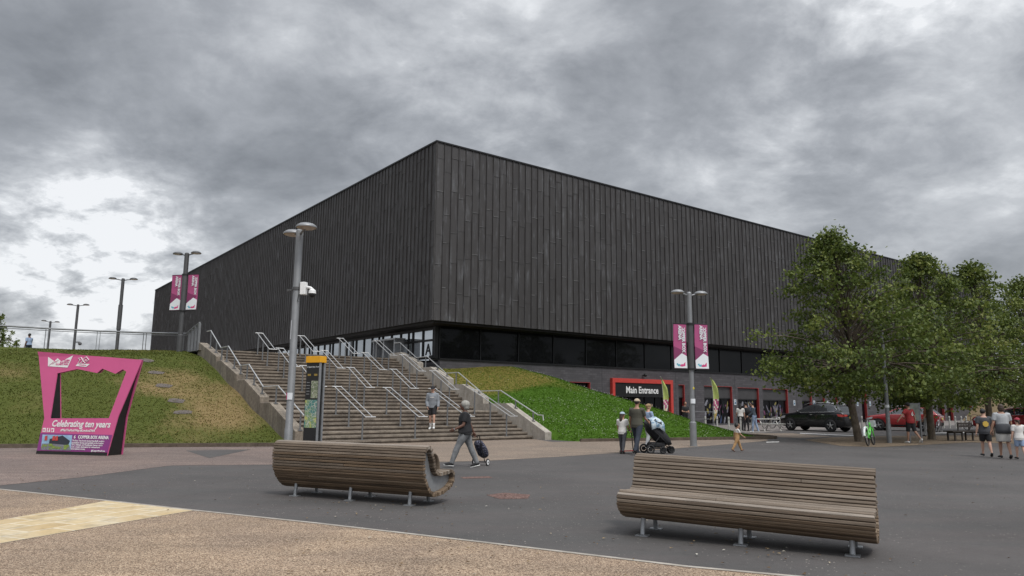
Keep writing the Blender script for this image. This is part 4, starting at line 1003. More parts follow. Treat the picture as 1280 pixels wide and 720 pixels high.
def rack(label, p, az, n):
    for k in range(n):
        d = Vector((math.cos(az), math.sin(az), 0)); T = thing('bike_stand', label % (('first', 'second', 'third')[k]), 'bike stand', p + d * k * .9, az + PI / 2, 'steel hoop bike stands')
        b = MB(); b.tube(catmull([(-.35, 0, 0), (-.35, 0, .62), (-.22, 0, .78), (.22, 0, .78), (.35, 0, .62), (.35, 0, 0)], 4), .026, 8); b.build('hoop', BOLL, T, smooth=True)
        b = MB(); b.tube([(-.35, 0, 0), (-.35, 0, .012)], .07, 10); b.build('foot_plate', BOLL, T); b = MB(); b.tube([(.35, 0, 0), (.35, 0, .012)], .07, 10); b.build('foot_plate', BOLL, T)
rack('steel hoop bike stand by the windows, %s from left', at(970, 537), R(30), 2)
rack('steel hoop bike stand behind the second tree, %s from left', at(1168, 538), R(30), 1)

# ------------------------------------------------------------------ trees
LEAF_A = mat_leaf('plane_leaf', [(0, (.045, .07, .014)), (.4, (.095, .13, .026)), (.75, (.165, .20, .042)), (1, (.24, .255, .07))])
LEAF_B = mat_leaf('dark_leaf', [(0, (.016, .03, .008)), (.6, (.036, .058, .014)), (1, (.075, .095, .028))])
def tree(label, base, h, rad, seed, leaf=LEAF_A, bole=2.2, trunk=.17, lean=(0, 0), nclump=170, per=75, ls=.15, low=1.9, name='plane_tree', group='trees along the plaza edge', skew=(0, 0)):
    rr = random.Random(seed); T = thing(name, label, 'tree', base, rr.uniform(0, 6), group); T.rotation_euler = (0, 0, 0)
    top = Vector((lean[0], lean[1], h * .9)); b = MB()
    tp_ = [Vector((0, 0, -.05)), Vector((lean[0] * .08, lean[1] * .08, .5)), Vector((lean[0] * .3, lean[1] * .3, bole)), Vector((lean[0] * .6 + .1, lean[1] * .6, h * .55)), top]
    b.tube(catmull(tp_, 4), [trunk * x for x in (1.35, 1.15, 1.02, 1, .97, .95, .93, .9, .86, .78, .68, .58, .48, .38, .28, .18, .1)], 12)
    # crown outline: widest low, narrowing to a thin leader
    def R_(f): return rad * (min(1, (f + .12) * 3.2) * (1 - f) ** .8 * 1.18 + .05)
    lobes_ = [(rr.uniform(0, 2 * PI), rr.uniform(.05, .85), rr.uniform(.75, 1.25)) for _ in range(16)]
    clumps = []
    while len(clumps) < nclump:
        f = rr.random() ** 1.25; a = rr.uniform(0, 2 * PI); z = low + (h - low) * f
        k = 1.0
        for la_, lf, ls_ in lobes_:
            w_ = math.exp(-((math.cos(a - la_) - 1) * 5) ** 2 - ((f - lf) * 5) ** 2); k += (ls_ - 1) * w_
        r = R_(f) * k * (rr.random() ** .42) * rr.uniform(.82, 1.06)
        c = Vector((r * math.cos(a) + lean[0] * f + skew[0] * (1 - f), r * math.sin(a) + lean[1] * f + skew[1] * (1 - f), z - .10 * r + rr.uniform(-.2, .2)))
        if c.z > low - .35: clumps.append((c, rr.gauss(.42, .17)))
    for k in range(9):                       # a few sprays that leave the outline
        a = rr.uniform(0, 2 * PI); f = rr.uniform(.05, .8); r = R_(f) * rr.uniform(1.02, 1.16); clumps.append((Vector((r * math.cos(a) + lean[0] * f + skew[0] * (1 - f), r * math.sin(a) + lean[1] * f + skew[1] * (1 - f), low + (h - low) * f)), rr.gauss(.55, .15)))
    for k in range(9): clumps.append((Vector((lean[0] * .95 + rr.uniform(-.95, .95) * (.3 + .7 * (k % 2)), lean[1] + rr.uniform(-.5, .5), h * rr.uniform(.86, 1.0))), .5))
    # limbs to about a third of the clumps
    for c, _ in rr.sample(clumps, len(clumps) // 2):
        f = max(.12, min(.8, (c.z - low) / (h - low) - .12)); s_ = Vector((lean[0] * .5 * f, lean[1] * .5 * f, max(bole - .1, low + (h - low) * f * .75)))
        mdl = s_.lerp(c, .5) + Vector((0, 0, .25 + rr.uniform(0, .3))); n0 = .05 * (1 - f) + .018
        b.tube(catmull([s_, mdl, c], 3), [n0, n0 * .85, n0 * .7, n0 * .55, n0 * .4, n0 * .28, .006][:7], 5)
    b.build('trunk', BARK, T, smooth=True, fix=False)
    vs = []; fs = []; tn_ = []
    for c, tone in clumps:
        kf = 1 - .38 * min(1, max(0, (c.z - low) / (h - low))); sx, sz = rr.uniform(.38, .72) * rad / 4.2 * kf, rr.uniform(.16, .34) * (.4 + .6 * kf)
        for k in range(int(per * rr.uniform(.6, 1.3) * kf)):
            d = Vector((rr.gauss(0, 1), rr.gauss(0, 1), rr.gauss(0, 1))); p = c + Vector((d.x * sx * .62, d.y * sx * .62, d.z * sz * .7 - .05 * d.xy.length))
            nrm = Vector((rr.gauss(0, .75), rr.gauss(0, .75), rr.uniform(.15, 1))).normalized(); a = rr.uniform(0, 2 * PI)
            t1 = nrm.orthogonal().normalized(); t1 = Matrix.Rotation(a, 3, nrm) @ t1; t2 = nrm.cross(t1); s_ = ls * rr.uniform(.6, 1.2)
            o = len(vs); dz = Vector((0, 0, -.25 * s_))
            vs += [p - t1 * s_ * .55, p + t2 * s_ * .42 + t1 * .1 * s_ + dz, p + t1 * s_ * .6 + dz, p - t2 * s_ * .42 + t1 * .1 * s_ + dz]
            fs += [(o, o + 1, o + 2), (o, o + 2, o + 3)]; v_ = min(1, max(0, tone + rr.gauss(0, .17))); tn_ += [v_, v_]
    b = MB(); b.v = [tuple(p) for p in vs]; b.f = fs; b.t = tn_; b.m = [0] * len(fs); b.build('crown', leaf, T, fix=False)
    return T
tree('broad leafy plane tree nearest the building front, first of the row', at(1074, 552), 9.7, 4.55, 21, nclump=280, per=82, bole=2.2, low=2.35, lean=(-1.0, 0), skew=(.3, 0))
tree('second plane tree of the row, behind the notice board', at(1165, 549.5), 9.2, 4.3, 22, nclump=235, per=80, lean=(0, .1), low=2.0)
tree('third plane tree of the row, behind the child in the dark shirt', at(1240, 545.5), 9.6, 4.2, 33, nclump=220, per=75, lean=(-.2, 0), low=2.2)
tree('fourth plane tree of the row, at the right edge', at(1300, 541), 10.0, 4.6, 47, nclump=260, per=85, low=2.3)
tree('dark tree behind the row near the dry slope', W(66, -13.5), 9.5, 4.6, 5, LEAF_B, nclump=140, per=70, ls=.2, low=2.4, name='background_tree', group='darker trees behind the row')
tree('dark tree beyond the right edge behind the row', W(76, -17), 10.8, 5.0, 6, LEAF_B, nclump=140, per=70, ls=.22, low=2.4, name='background_tree', group='darker trees behind the row')
p_ = ray(-8, 430); D = 62
tree('small tree on the podium skyline at the far left', (p_.x / p_.y * D, D, ZP), 4.6, 1.6, 8, LEAF_A, bole=1.5, trunk=.09, nclump=45, per=60, ls=.14, low=1.6, name='small_tree', group=None)

# ------------------------------------------------------------------ cars
from mathutils.bvhtree import BVHTree
def proj_poly(bvh, pts, axis, name, mat, par, off=.004, cut=.07, sign=1):
    "flat outline laid onto the body from outside along an axis"
    bm = bmesh.new(); f = bm.faces.new([bm.verts.new((p[0], p[1], 0)) for p in pts]); bmesh.ops.triangulate(bm, faces=[f])
    for _ in range(4):
        es = [e for e in bm.edges if e.calc_length() > cut * 1.6]
        if not es: break
        bmesh.ops.subdivide_edges(bm, edges=es, cuts=1, use_grid_fill=False); bmesh.ops.triangulate(bm, faces=bm.faces)
    for v in bm.verts:
        a, c = v.co.x, v.co.y
        if axis == 'y': o, d = Vector((a, 3 * sign, c)), Vector((0, -sign, 0))
        else: o, d = Vector((4 * sign, a, c)), Vector((-sign, 0, 0))
        h = bvh.ray_cast(o, d)
        v.co = (h[0] - d * off) if h[0] else (o + d * 2.1)
    bmesh.ops.recalc_face_normals(bm, faces=bm.faces)
    me = bpy.data.meshes.new(name); bm.to_mesh(me); bm.free(); me.materials.append(mat); me.polygons.foreach_set('use_smooth', [True] * len(me.polygons)); return link(name, me, par)
def catmull2(pts, k): return [(p.x, p.y) for p in catmull([(x, z, 0) for x, z in pts], k)]
def arc(cx, cz, r, a0, a1, n): return [(cx + r * math.cos(R(a0 + (a1 - a0) * i / n)), cz + r * math.sin(R(a0 + (a1 - a0) * i / n))) for i in range(n + 1)]
CARGLASS = GLASS_CAR; ALLOY = M('alloy', (.45, .45, .46), .35, .8, .1)
TAIL = M('tail_lamp', (.42, .03, .02), .25, 0, .1, 8, coat=.5); HEAD = M('headlamp', (.55, .57, .58), .15, .3, .1)
CHROME = M('chrome_trim', (.7, .7, .7), .2, .9, .05)
def suv(name, label, loc, rz, paint, L_=4.4, van=False):
    C = thing(name, label, 'van' if van else 'car', loc, rz)
    if van:
        ST = [(2.45, .45, .80, .95, .72), (2.38, .3, .95, 1.1, .88), (1.9, .25, 1.1, 1.28, .95), (1.55, .25, 1.15, 1.45, .97), (1.0, .25, 1.2, 1.95, .98), (.3, .25, 1.2, 2.02, .98), (-1, .25, 1.2, 2.03, .98), (-2.2, .25, 1.2, 2.0, .97), (-2.4, .28, 1.15, 1.9, .95), (-2.45, .4, 1.1, 1.75, .9)]
        WT = lambda zt: .86 if zt > 1.6 else .86
    else:
        ST = [(2.19, .36, .70, .78, .62), (2.12, .25, .80, .88, .80), (1.9, .22, .90, .97, .88), (1.3, .22, .98, 1.04, .91), (.98, .22, 1.0, 1.09, .915), (.62, .22, 1.02, 1.30, .92), (.22, .22, 1.03, 1.51, .92), (-.3, .22, 1.04, 1.585, .92), (-.9, .22, 1.06, 1.58, .92), (-1.45, .22, 1.08, 1.52, .915), (-1.72, .22, 1.08, 1.42, .90), (-1.98, .25, 1.07, 1.14, .87), (-2.13, .33, .95, 1.0, .83), (-2.19, .42, .82, .88, .74)]
        WT = lambda zt: .66
    n = 0; b = MB(); rows = []
    for x, zb, zs, zt, ws in ST:
        gh = max(0, zt - zs); wt = ws * .94 if gh < .15 else (ws * .9 if van else max(.64, ws - .55 * gh))
        half = [(0, zb), (ws * .8, zb), (ws * .97, zb + .10), (ws * 1.0, zb + (zs - zb) * .55), (ws * .99, zs - .04), (ws * .965, zs + .01), (wt + (ws * .93 - wt) * .35, zs + gh * .62), (wt, zt - min(.05, gh * .3 + .01)), (wt * .8, zt - .004), (0, zt + .015)]
        rows.append([(x, y, z) for y, z in half] + [(x, -y, z) for y, z in half[-2:0:-1]])
    k = len(rows[0])
    for i in range(len(rows) - 1): b.add(rows[i] + rows[i + 1], [(j, (j + 1) % k, k + (j + 1) % k, k + j) for j in range(k)])
    b.add(rows[0], [tuple(range(k))]); b.add(rows[-1], [tuple(range(k - 1, -1, -1))])
    body = b.build('body', paint, C, smooth=True); bm = bmesh.new(); bm.from_mesh(body.data); bmesh.ops.remove_doubles(bm, verts=bm.verts, dist=.0005); bmesh.ops.recalc_face_normals(bm, faces=bm.faces); bm.to_mesh(body.data); bm.free()
    md = body.modifiers.new('s', 'SUBSURF'); md.levels = 2; md.render_levels = 2; bake(body)
    body.data.polygons.foreach_set('use_smooth', [True] * len(body.data.polygons))
    dg = bpy.context.evaluated_depsgraph_get(); bv = BVHTree.FromPolygons([v.co for v in body.data.vertices], [tuple(p.vertices) for p in body.data.polygons])
    wx = (1.36, -1.30) if not van else (1.55, -1.5)
    for sg_ in (1, -1):
        if van:
            proj_poly(bv, [(1.5, 1.28), (1.05, 1.78), (.35, 1.82), (.35, 1.25)], 'y', 'side_window', CARGLASS, body, sign=sg_)
            proj_poly(bv, [(.2, 1.25), (.2, 1.82), (-2.1, 1.8), (-2.1, 1.25)], 'y', 'side_window', CARGLASS, body, sign=sg_)
        else:
            proj_poly(bv, [(.93, 1.075), (.70, 1.24), (.28, 1.44), (-.22, 1.49), (-.25, 1.09)], 'y', 'side_window', CARGLASS, body, sign=sg_)
            proj_poly(bv, [(-.29, 1.09), (-.28, 1.49), (-.95, 1.48), (-1.08, 1.10)], 'y', 'side_window', CARGLASS, body, sign=sg_)
            proj_poly(bv, [(-1.12, 1.11), (-1.0, 1.475), (-1.45, 1.41), (-1.66, 1.25), (-1.5, 1.13)], 'y', 'side_window', CARGLASS, body, sign=sg_)
            tr_ = []
            for x, z in catmull2([(.95, 1.06), (.3, 1.065), (-.5, 1.085), (-1.2, 1.105), (-1.5, 1.125), (-1.67, 1.25), (-1.48, 1.42)], 6):
                h_ = bv.ray_cast(Vector((x, 3 * sg_, z)), Vector((0, -sg_, 0)))
                if h_[0]: tr_.append(h_[0] + Vector((0, sg_ * .004, 0)))
            b = MB(); b.tube(tr_, .011, 5); b.build('window_trim', CHROME, body, smooth=True)
            for x in (-.27, -1.02): proj_poly(bv, [(x + .006, .45), (x + .006, 1.06), (x - .006, 1.06), (x - .006, .45)], 'y', 'door_seam', BLACK, body, .002, .2, sign=sg_)
            for x in (-.18, -.94): proj_poly(bv, [(x, .93), (x + .18, .935), (x + .18, .965), (x, .96)], 'y', 'door_handle', CHROME, body, .022, sign=sg_)
            proj_poly(bv, [(.98, .25), (-.93, .25), (-.93, .40), (.98, .40)], 'y', 'sill', BLACK, body, .006, .2, sign=sg_)
            proj_poly(bv, [(2.05, .66), (2.1, .80), (1.68, .87), (1.72, .76)], 'y', 'headlight', HEAD, body, .006, sign=sg_)
            proj_poly(bv, [(-1.72, 1.0), (-1.80, .86), (-2.12, .84), (-2.1, .97)], 'y', 'tail_light', TAIL, body, .008, sign=sg_)
            b = MB(); b.tube([(.5, sg_ * .60, 1.49), (.2, sg_ * .62, 1.585), (-.6, sg_ * .63, 1.63), (-1.2, sg_ * .62, 1.60), (-1.5, sg_ * .6, 1.54)], .018, 6); b.build('roof_rail', CHROME, body, smooth=True)
        b = MB(); b.ball((.75 if not van else 1.35, sg_ * 1.0, 1.10 if not van else 1.35), (.07, .11, .075)); b.tube([(.75 if not van else 1.35, sg_ * .88, 1.07 if not van else 1.3), (.75 if not van else 1.35, sg_ * .98, 1.08 if not van else 1.33)], .025, 6); b.build('mirror', paint, body, smooth=True)
        for x in wx:
            a_ = arc(x, .36, .43, 205, -25, 22); c_ = arc(x, .36, .36, -25, 205, 22)
            proj_poly(bv, a_ + c_, 'y', 'wheel_arch', BLACK, body, .012, .15, sign=sg_)
            proj_poly(bv, arc(x, .36, .365, 210, -30, 20), 'y', 'wheel_well', RUBBER, body, .003, .15, sign=sg_)
            w_ = MB(); yo = sg_ * .83; prof = [(.20, -.10), (.31, -.11), (.345, -.08), (.35, 0), (.345, .08), (.31, .11), (.20, .10)]
            nn = 28; vs = [(x + r_ * math.cos(2 * PI * j / nn), yo + d_, .35 + r_ * math.sin(2 * PI * j / nn)) for r_, d_ in prof for j in range(nn)]
            w_.add(vs, [(i * nn + j, i * nn + (j + 1) % nn, (i + 1) * nn + (j + 1) % nn, (i + 1) * nn + j) for i in range(len(prof) - 1) for j in range(nn)])
            wh = w_.build('wheel', RUBBER, C, smooth=True)
            w_ = MB(); w_.tube([(x, yo, .35), (x, yo + sg_ * .06, .35)], .22, 20); w_.build('hub_back', BLACK, wh)
            w_ = MB(); w_.ring((x, yo + sg_ * .075, .35), (0, 1, 0), .215, .014, 24, 6)
            for q in range(5):
                a = 2 * PI * q / 5 + .3; w_.tube([(x + .03 * math.cos(a), yo + sg_ * .1, .35 + .03 * math.sin(a)), (x + .21 * math.cos(a), yo + sg_ * .082, .35 + .21 * math.sin(a))], [.035, .028], 6)
            w_.tube([(x, yo + sg_ * .06, .35), (x, yo + sg_ * .11, .35)], .05, 10); w_.build('rim', ALLOY, wh)
    if not van:
        proj_poly(bv, [(-.62, 1.12), (.62, 1.12), (.53, 1.40), (-.53, 1.40)], 'x', 'rear_window', CARGLASS, body, .006, sign=-1)
        proj_poly(bv, [(-.63, 1.44), (.63, 1.44), (.6, 1.49), (-.6, 1.49)], 'x', 'spoiler', BLACK, body, .03, sign=-1)
        for sg_ in (1, -1): proj_poly(bv, [(sg_ * .78, .86), (sg_ * .80, .98), (sg_ * .45, .96), (sg_ * .45, .90)], 'x', 'tail_light', TAIL, body, .008, sign=-1)
        proj_poly(bv, [(-.26, .76), (.26, .76), (.26, .87), (-.26, .87)], 'x', 'number_plate', M('plate_yellow', (.6, .5, .12), .5), body, .012, sign=-1)
        proj_poly(bv, [(-.75, .36), (.75, .36), (.78, .58), (-.78, .58)], 'x', 'bumper', BLACK, body, .008, sign=-1)
        proj_poly(bv, [(-.6, 1.12), (.6, 1.12), (.5, 1.42), (-.5, 1.42)], 'x', 'windscreen', CARGLASS, body, .006, sign=1)
        proj_poly(bv, [(-.5, .5), (.5, .5), (.55, .74), (-.55, .74)], 'x', 'grille', BLACK, body, .008, sign=1)
    else:
        proj_poly(bv, [(-.72, 1.2), (.72, 1.2), (.66, 1.78), (-.66, 1.78)], 'x', 'rear_window', CARGLASS, body, .006, sign=-1)
        for sg_ in (1, -1): proj_poly(bv, [(sg_ * .84, .8), (sg_ * .84, 1.1), (sg_ * .74, 1.1), (sg_ * .74, .8)], 'x', 'tail_light', TAIL, body, .008, sign=-1)
        proj_poly(bv, [(-.74, 1.38), (.74, 1.38), (.68, 1.85), (-.68, 1.85)], 'x', 'windscreen', CARGLASS, body, .006, sign=1)
    return C
def carpaint(name, c): return M(name, c, .22, .15, .04, 2, coat=.8)
def mid(x0, x1, y): return (at(x0, y) + at(x1, y)) / 2
suv('parked_car', 'black estate style car with chrome window trim, parked left of the first tree', at(1023, 538.8), PI - R(52), carpaint('black_car_paint', (.008, .009, .011))).scale = (1, 1, 1.08)
suv('parked_car', 'red car behind the slim post and the second tree', at(1131, 538.5), PI - R(38), carpaint('red_car_paint', (.33, .022, .025)))
suv('parked_car', 'red car at the right edge, behind the woman in grey', at(1266, 539), PI - R(40), carpaint('red_car_paint', (.33, .022, .025)))
suv('parked_van', 'white van with dark windows at the right edge behind the red car', at(1302, 536), PI - R(45), carpaint('white_van_paint', (.7, .7, .69)), van=True)

# ------------------------------------------------------------------ bicycles
def bike(label, p, rz, fc, roll_=0., ebike=False, name='bicycle', group=None):
    B = thing(name, label, 'bicycle', p, rz, group); B.rotation_euler = (roll_, 0, rz)
    r = .34; fm = fc
    for x in (-.53, .53):
        b = MB(); b.ring((x, 0, r), (0, 1, 0), r - .02, .026 if ebike else .018, 28, 6); w_ = b.build('wheel', RUBBER, B, smooth=True)
        b = MB()
        for q in range(14):
            a = 2 * PI * q / 14; b.tube([(x, 0, r), (x + (r - .03) * math.cos(a), 0, r + (r - .03) * math.sin(a))], .003, 3)
        b.tube([(x, -.04, r), (x, .04, r)], .04 if ebike else .025, 8); b.build('spokes', ALLOY, w_)
    b = MB(); k = 1.7 if ebike else 1
    for a, c, rd in (((-.12, 0, .3), (-.22, 0, .78), .018), ((-.12, 0, .3), (.40, 0, .72), .024), ((-.2, 0, .70), (.38, 0, .80) if not ebike else (.2, 0, .52), .018), ((-.12, .03, .3), (-.53, .05, r), .012), ((-.12, -.03, .3), (-.53, -.05, r), .012), ((-.2, .03, .68), (-.53, .05, r), .01), ((-.2, -.03, .68), (-.53, -.05, r), .01), ((.36, 0, .92), (.42, 0, .68), .02), ((.42, .05, .68), (.53, .06, r), .014), ((.42, -.05, .68), (.53, -.06, r), .014)): b.tube([a, c], rd * k, 8)
    b.build('frame', fm, B, smooth=True)
    b = MB(); b.tube([(.36, 0, .9), (.34, 0, 1.02)], .016, 6); b.tube(catmull([(.28, -.32, 1.04), (.36, -.18, 1.05), (.36, 0, 1.02), (.36, .18, 1.05), (.28, .32, 1.04)], 3), .014, 6); b.build('handlebar', BLACK, B, smooth=True)
    b = MB(); b.tube([(-.22, 0, .78), (-.245, 0, .95)], .014, 6); b.tube([(-.38, 0, .97), (-.25, 0, .98), (-.1, 0, .965)], [(.08, .03), (.06, .03), (.025, .02)], 8, side=(0, 1, 0)); b.build('saddle', BLACK, B, smooth=True)
    b = MB(); b.ring((-.12, 0, .3), (0, 1, 0), .09, .012, 16, 5); b.tube([(-.12, .04, .3), (-.02, .07, .17)], .012, 5); b.tube([(-.12, -.04, .3), (-.22, -.07, .43)], .012, 5); b.build('crank', DARKMETAL, B)
    if ebike:
        b = MB(); b.box((.46, -.17, .72), (.78, .17, .80)); b.box((.46, -.17, .80), (.48, .17, 1.0)); b.box((.76, -.17, .80), (.78, .17, .98)); bevel(b.build('basket', M('bike_grey', (.5, .52, .52), .5), B), .01)
        b = MB(); b.tube(arc3(-.53, r, .40, 20, 170), (.05), 6); b.build('mudguard', M('bike_white', (.6, .63, .62), .5), B)
        b = MB(); b.tube(arc3(.53, r, .40, 40, 160), (.045), 6); b.build('mudguard', M('bike_lime', (.10, .55, .06), .5), B)
    return B
def arc3(x, z, r, a0, a1): return [(x + r * math.cos(R(a0 + (a1 - a0) * i / 10)), 0, z + r * math.sin(R(a0 + (a1 - a0) * i / 10))) for i in range(11)]
LIME = M('bike_lime', (.10, .55, .06), .4)
bike('bright green and white hire bicycle standing by the first tree', at(1089, 557), R(53), LIME, R(-6), True)
bike('dark bicycle in the hoop stands by the windows', at(961, 535.5), R(40), M('bike_dark', (.03, .03, .04), .4), R(4), group='bicycles parked by the windows')
bike('silver bicycle in the hoop stands just left of the black car', at(973, 535.5), R(25), ALLOY, R(5), group='bicycles parked by the windows')
bike('silver bicycle leaning behind the second tree trunk', at(1173, 540.5), R(50), ALLOY, R(5))
bike('dark bicycle before the dry slope, behind the low bench', at(1217, 538), R(15), M('bike_dark', (.03, .03, .04), .4), R(4))

# ------------------------------------------------------------------ people
def remesh(b, name, mat, par, vox, smooth=4):
    me = b.mesh(name, mat); o = bpy.data.objects.new(name, me); col.objects.link(o)
    md = o.modifiers.new('r', 'REMESH'); md.mode = 'VOXEL'; md.voxel_size = vox; md.use_smooth_shade = True
    sm = o.modifiers.new('s', 'SMOOTH'); sm.factor = .5; sm.iterations = smooth
    bake(o); o.data.materials.clear(); o.data.materials.append(mat)
    if par: o.parent = par
    o.data.polygons.foreach_set('use_smooth', [True] * len(o.data.polygons)); return o
SKIN_L = M('skin_light', (.50, .30, .22), .55, 0, .06, 6); SKIN_D = M('skin_dark', (.13, .062, .04), .5, 0, .08, 6); SKIN_M = M('skin_tan', (.36, .20, .135), .55, 0, .06, 6)
EYEM = M('eye_dark', (.02, .015, .012), .2)
LIPM = M('lip', (.30, .11, .10), .5)
def dirv(p): a = R(p); return Vector((math.sin(a), 0, -math.cos(a)))
def person(label, loc, rz, H, skin, top, bottom, shoe, hair, legs=(12, 6, -14, 16), arms=(-12, 8, 18, 14, 8, 18), lean=2, yaw=0, nod=0, head=1., stout=1., long_sleeve=False, cap=None, hairstyle='short', skirt=False, shorts=None, dungarees=None, group=None, vox=.015, sock=None, shirt_hem=-.10, loose=.0, untuck=.0, foot_up=(None, None), kid=False, extras=None, inr=(0, 0)):
    """faces local +X. legs = hipL, kneeL, hipR, kneeR; arms = swingL, spreadL, elbowL, swingR, spreadR, elbowR (degrees)"""
    T = thing('person', label, 'person', loc, rz, group); S = H / 1.75
    leg_s = .93 if kid else 1.; tor_s = 1.04 if kid else 1.
    J = {}; up = Vector((math.sin(R(lean)), 0, math.cos(R(lean)))); fw = Vector((math.cos(R(lean)), 0, -math.sin(R(lean)))); sd_ = Vector((0, 1, 0))
    for s_, sg_ in (('L', 1), ('R', -1)):
        a, k = legs[0:2] if s_ == 'L' else legs[2:4]
        hip = Vector((0, sg_ * .088, -.02)); kn = hip + dirv(a) * .43 * leg_s; an = kn + dirv(a - k) * .415 * leg_s
        J['hip' + s_], J['kn' + s_], J['an' + s_] = hip, kn, an
        fu = foot_up[0 if s_ == 'L' else 1]; J['pit' + s_] = R(fu) if fu is not None else R(max(-60, min(15, (a - k) * .9)))
    def toe_low(s_):
        p = J['pit' + s_]; an = J['an' + s_]; tv = Vector((math.cos(p), 0, math.sin(p))); hv = Vector((math.sin(p), 0, -math.cos(p)))
        return min((an + hv * .075 + tv * .19).z, (an + hv * .075 - tv * .06).z)
    low = min(toe_low('L'), toe_low('R'))
    for k in list(J):
        if not k.startswith('pit'): J[k] = J[k] + Vector((0, 0, -low))
    P = Vector((0, 0, -low + .0)); tp = lambda h, f=0., y=0.: P + up * h * tor_s + fw * f + sd_ * y
    st = stout; sw = .182 * (.9 + .1 * st)
    for s_, sg_, o in (('L', 1, 0), ('R', -1, 3)):
        sh = tp(.435, -.005, sg_ * sw); a, ab, el = arms[o:o + 3]; n_ = inr[0 if s_ == 'L' else 1]
        d1 = (dirv(a) + sd_ * sg_ * math.sin(R(ab))).normalized(); e = sh + d1 * .285
        d2 = (dirv(a + el) + sd_ * sg_ * (math.sin(R(ab)) - math.sin(R(n_)))).normalized(); w_ = e + d2 * .25
        J['sh' + s_], J['el' + s_], J['wr' + s_], J['hd' + s_] = sh, e, w_, d2
    hc = tp(.655 if not kid else .64, .015); nk = tp(.50, -.01)
    Rh = Matrix.Rotation(R(yaw), 3, 'Z') @ Matrix.Rotation(R(lean + nod), 3, 'Y')
    hp = lambda x, y, z: hc + Rh @ (Vector((x, y, z)) * head)
    def torso(b, g, lo, hi=.5, neck=False):
        prof = [(-.10, .150, .105, 0), (-.02, .168 * st, .118 * st, -.012), (.08, .155 * st, .112 * st, 0), (.17, .142 * st, .105 * st, .008), (.27, .155 * st, .112 * st, .012), (.36, .172, .113 * (.5 + .5 * st), .006), (.43, .168, .095, -.005), (.475, .115, .072, -.012), (.51, .062, .06, -.008)]
        pts, rd = [], []
        for h, a, d, f in prof:
            if h < lo - .02 or h > hi + .02: continue
            pts.append(tp(h, f)); rd.append((a + g, d + g))
        if neck: pts.append(tp(.56, 0)); rd.append((.055, .058)); pts.append(tp(.62, .01)); rd.append((.052, .055))
        b.tube(pts, rd, 16, side=(0, 1, 0))
    def arm(b, g, s_, upto):
        sh, e, w_ = J['sh' + s_], J['el' + s_], J['wr' + s_]; inn = sh.lerp(tp(.42), .35)
        full = [(inn, .062), (sh, .060), (sh.lerp(e, .35), .052), (sh.lerp(e, .7), .046), (e, .041), (e.lerp(w_, .3), .041), (e.lerp(w_, .7), .034), (w_, .028)]
        n = {'short': 4, 'cap': 3, 'long': 8, 'full': 8}[upto]; pts = [p for p, r in full[:n]]; rd = [r * (.92 + .08 * st) + g for p, r in full[:n]]
        b.tube(pts, rd, 10)
    def leg(b, g, s_, upto, flare=0.):
        h_, k_, a_ = J['hip' + s_], J['kn' + s_], J['an' + s_]
        full = [(h_ + Vector((0, 0, .05)), .085), (h_.lerp(k_, .15), .088 * st), (h_.lerp(k_, .5), .074 * st), (h_.lerp(k_, .85), .056), (k_, .053), (k_.lerp(a_, .25), .054), (k_.lerp(a_, .55), .045), (k_.lerp(a_, .85), .034), (a_, .034)]
        n = {'short': 4, 'knee': 5, 'crop': 8, 'long': 9}[upto]
        pts = [p for p, r in full[:n]]; rd = [r + g + flare * i / n for i, (p, r) in enumerate(full[:n])]
        if upto == 'long': pts.append(a_ + (a_ - k_).normalized() * .03); rd.append(rd[-1])
        b.tube(pts, rd, 12)
    def foot(b, g, s_, sg_):
        p = J['pit' + s_]; an = J['an' + s_]; tv = Vector((math.cos(p), 0, math.sin(p))); hv = Vector((math.sin(p), 0, -math.cos(p))); tv = (tv + sd_ * sg_ * .12).normalized()
        b.tube([an - tv * .055 + hv * .05, an - tv * .02 + hv * .03, an + tv * .06 + hv * .035, an + tv * .13 + hv * .048, an + tv * .185 + hv * .055], [(.030 + g, .026 + g), (.036 + g, .040 + g), (.040 + g, .034 + g), (.044 + g, .024 + g), (.028 + g, .014 + g)], 10, side=(0, 1, 0))
        b.tube([an, an + hv * .045], [.036 + g * .5, .038 + g * .5], 8)
    b = MB(); torso(b, 0, -.10, .51, True)
    for s_, sg_ in (('L', 1), ('R', -1)): arm(b, 0, s_, 'full'); leg(b, 0, s_, 'long'); foot(b, -.004, s_, sg_)
    # head: skull, jaw, nose, ears, brow
    b.tube([hp(.028, 0, -.118), hp(.022, 0, -.10), hp(.012, 0, -.065), hp(.006, 0, -.02), hp(.0, 0, .03), hp(-.006, 0, .075), hp(-.01, 0, .105), hp(-.01, 0, .118)], [(.022 * head, .028 * head), (.040 * head, .052 * head), (.058 * head, .080 * head), (.070 * head, .092 * head), (.075 * head, .098 * head), (.066 * head, .086 * head), (.042 * head, .054 * head), (.01, .01)], 14, side=Rh @ sd_)
    b.tube([hp(.088, 0, .018), hp(.104, 0, -.012), hp(.110, 0, -.030), hp(.088, 0, -.038)], [.010 * head, .013 * head, .015 * head, .009], 8)
    for sg_ in (1, -1):
        b.ball(hp(-.008, sg_ * .076, -.008), (.018 * head, .010, .030 * head), 8, 6)
        b.tube([hp(.086, sg_ * .05, .026), hp(.094, sg_ * .018, .026)], .009 * head, 6)
    body = remesh(b, 'body', skin, T, vox, 3)
    # hands: palm and five bent fingers, welded into the same mesh
    b = MB()
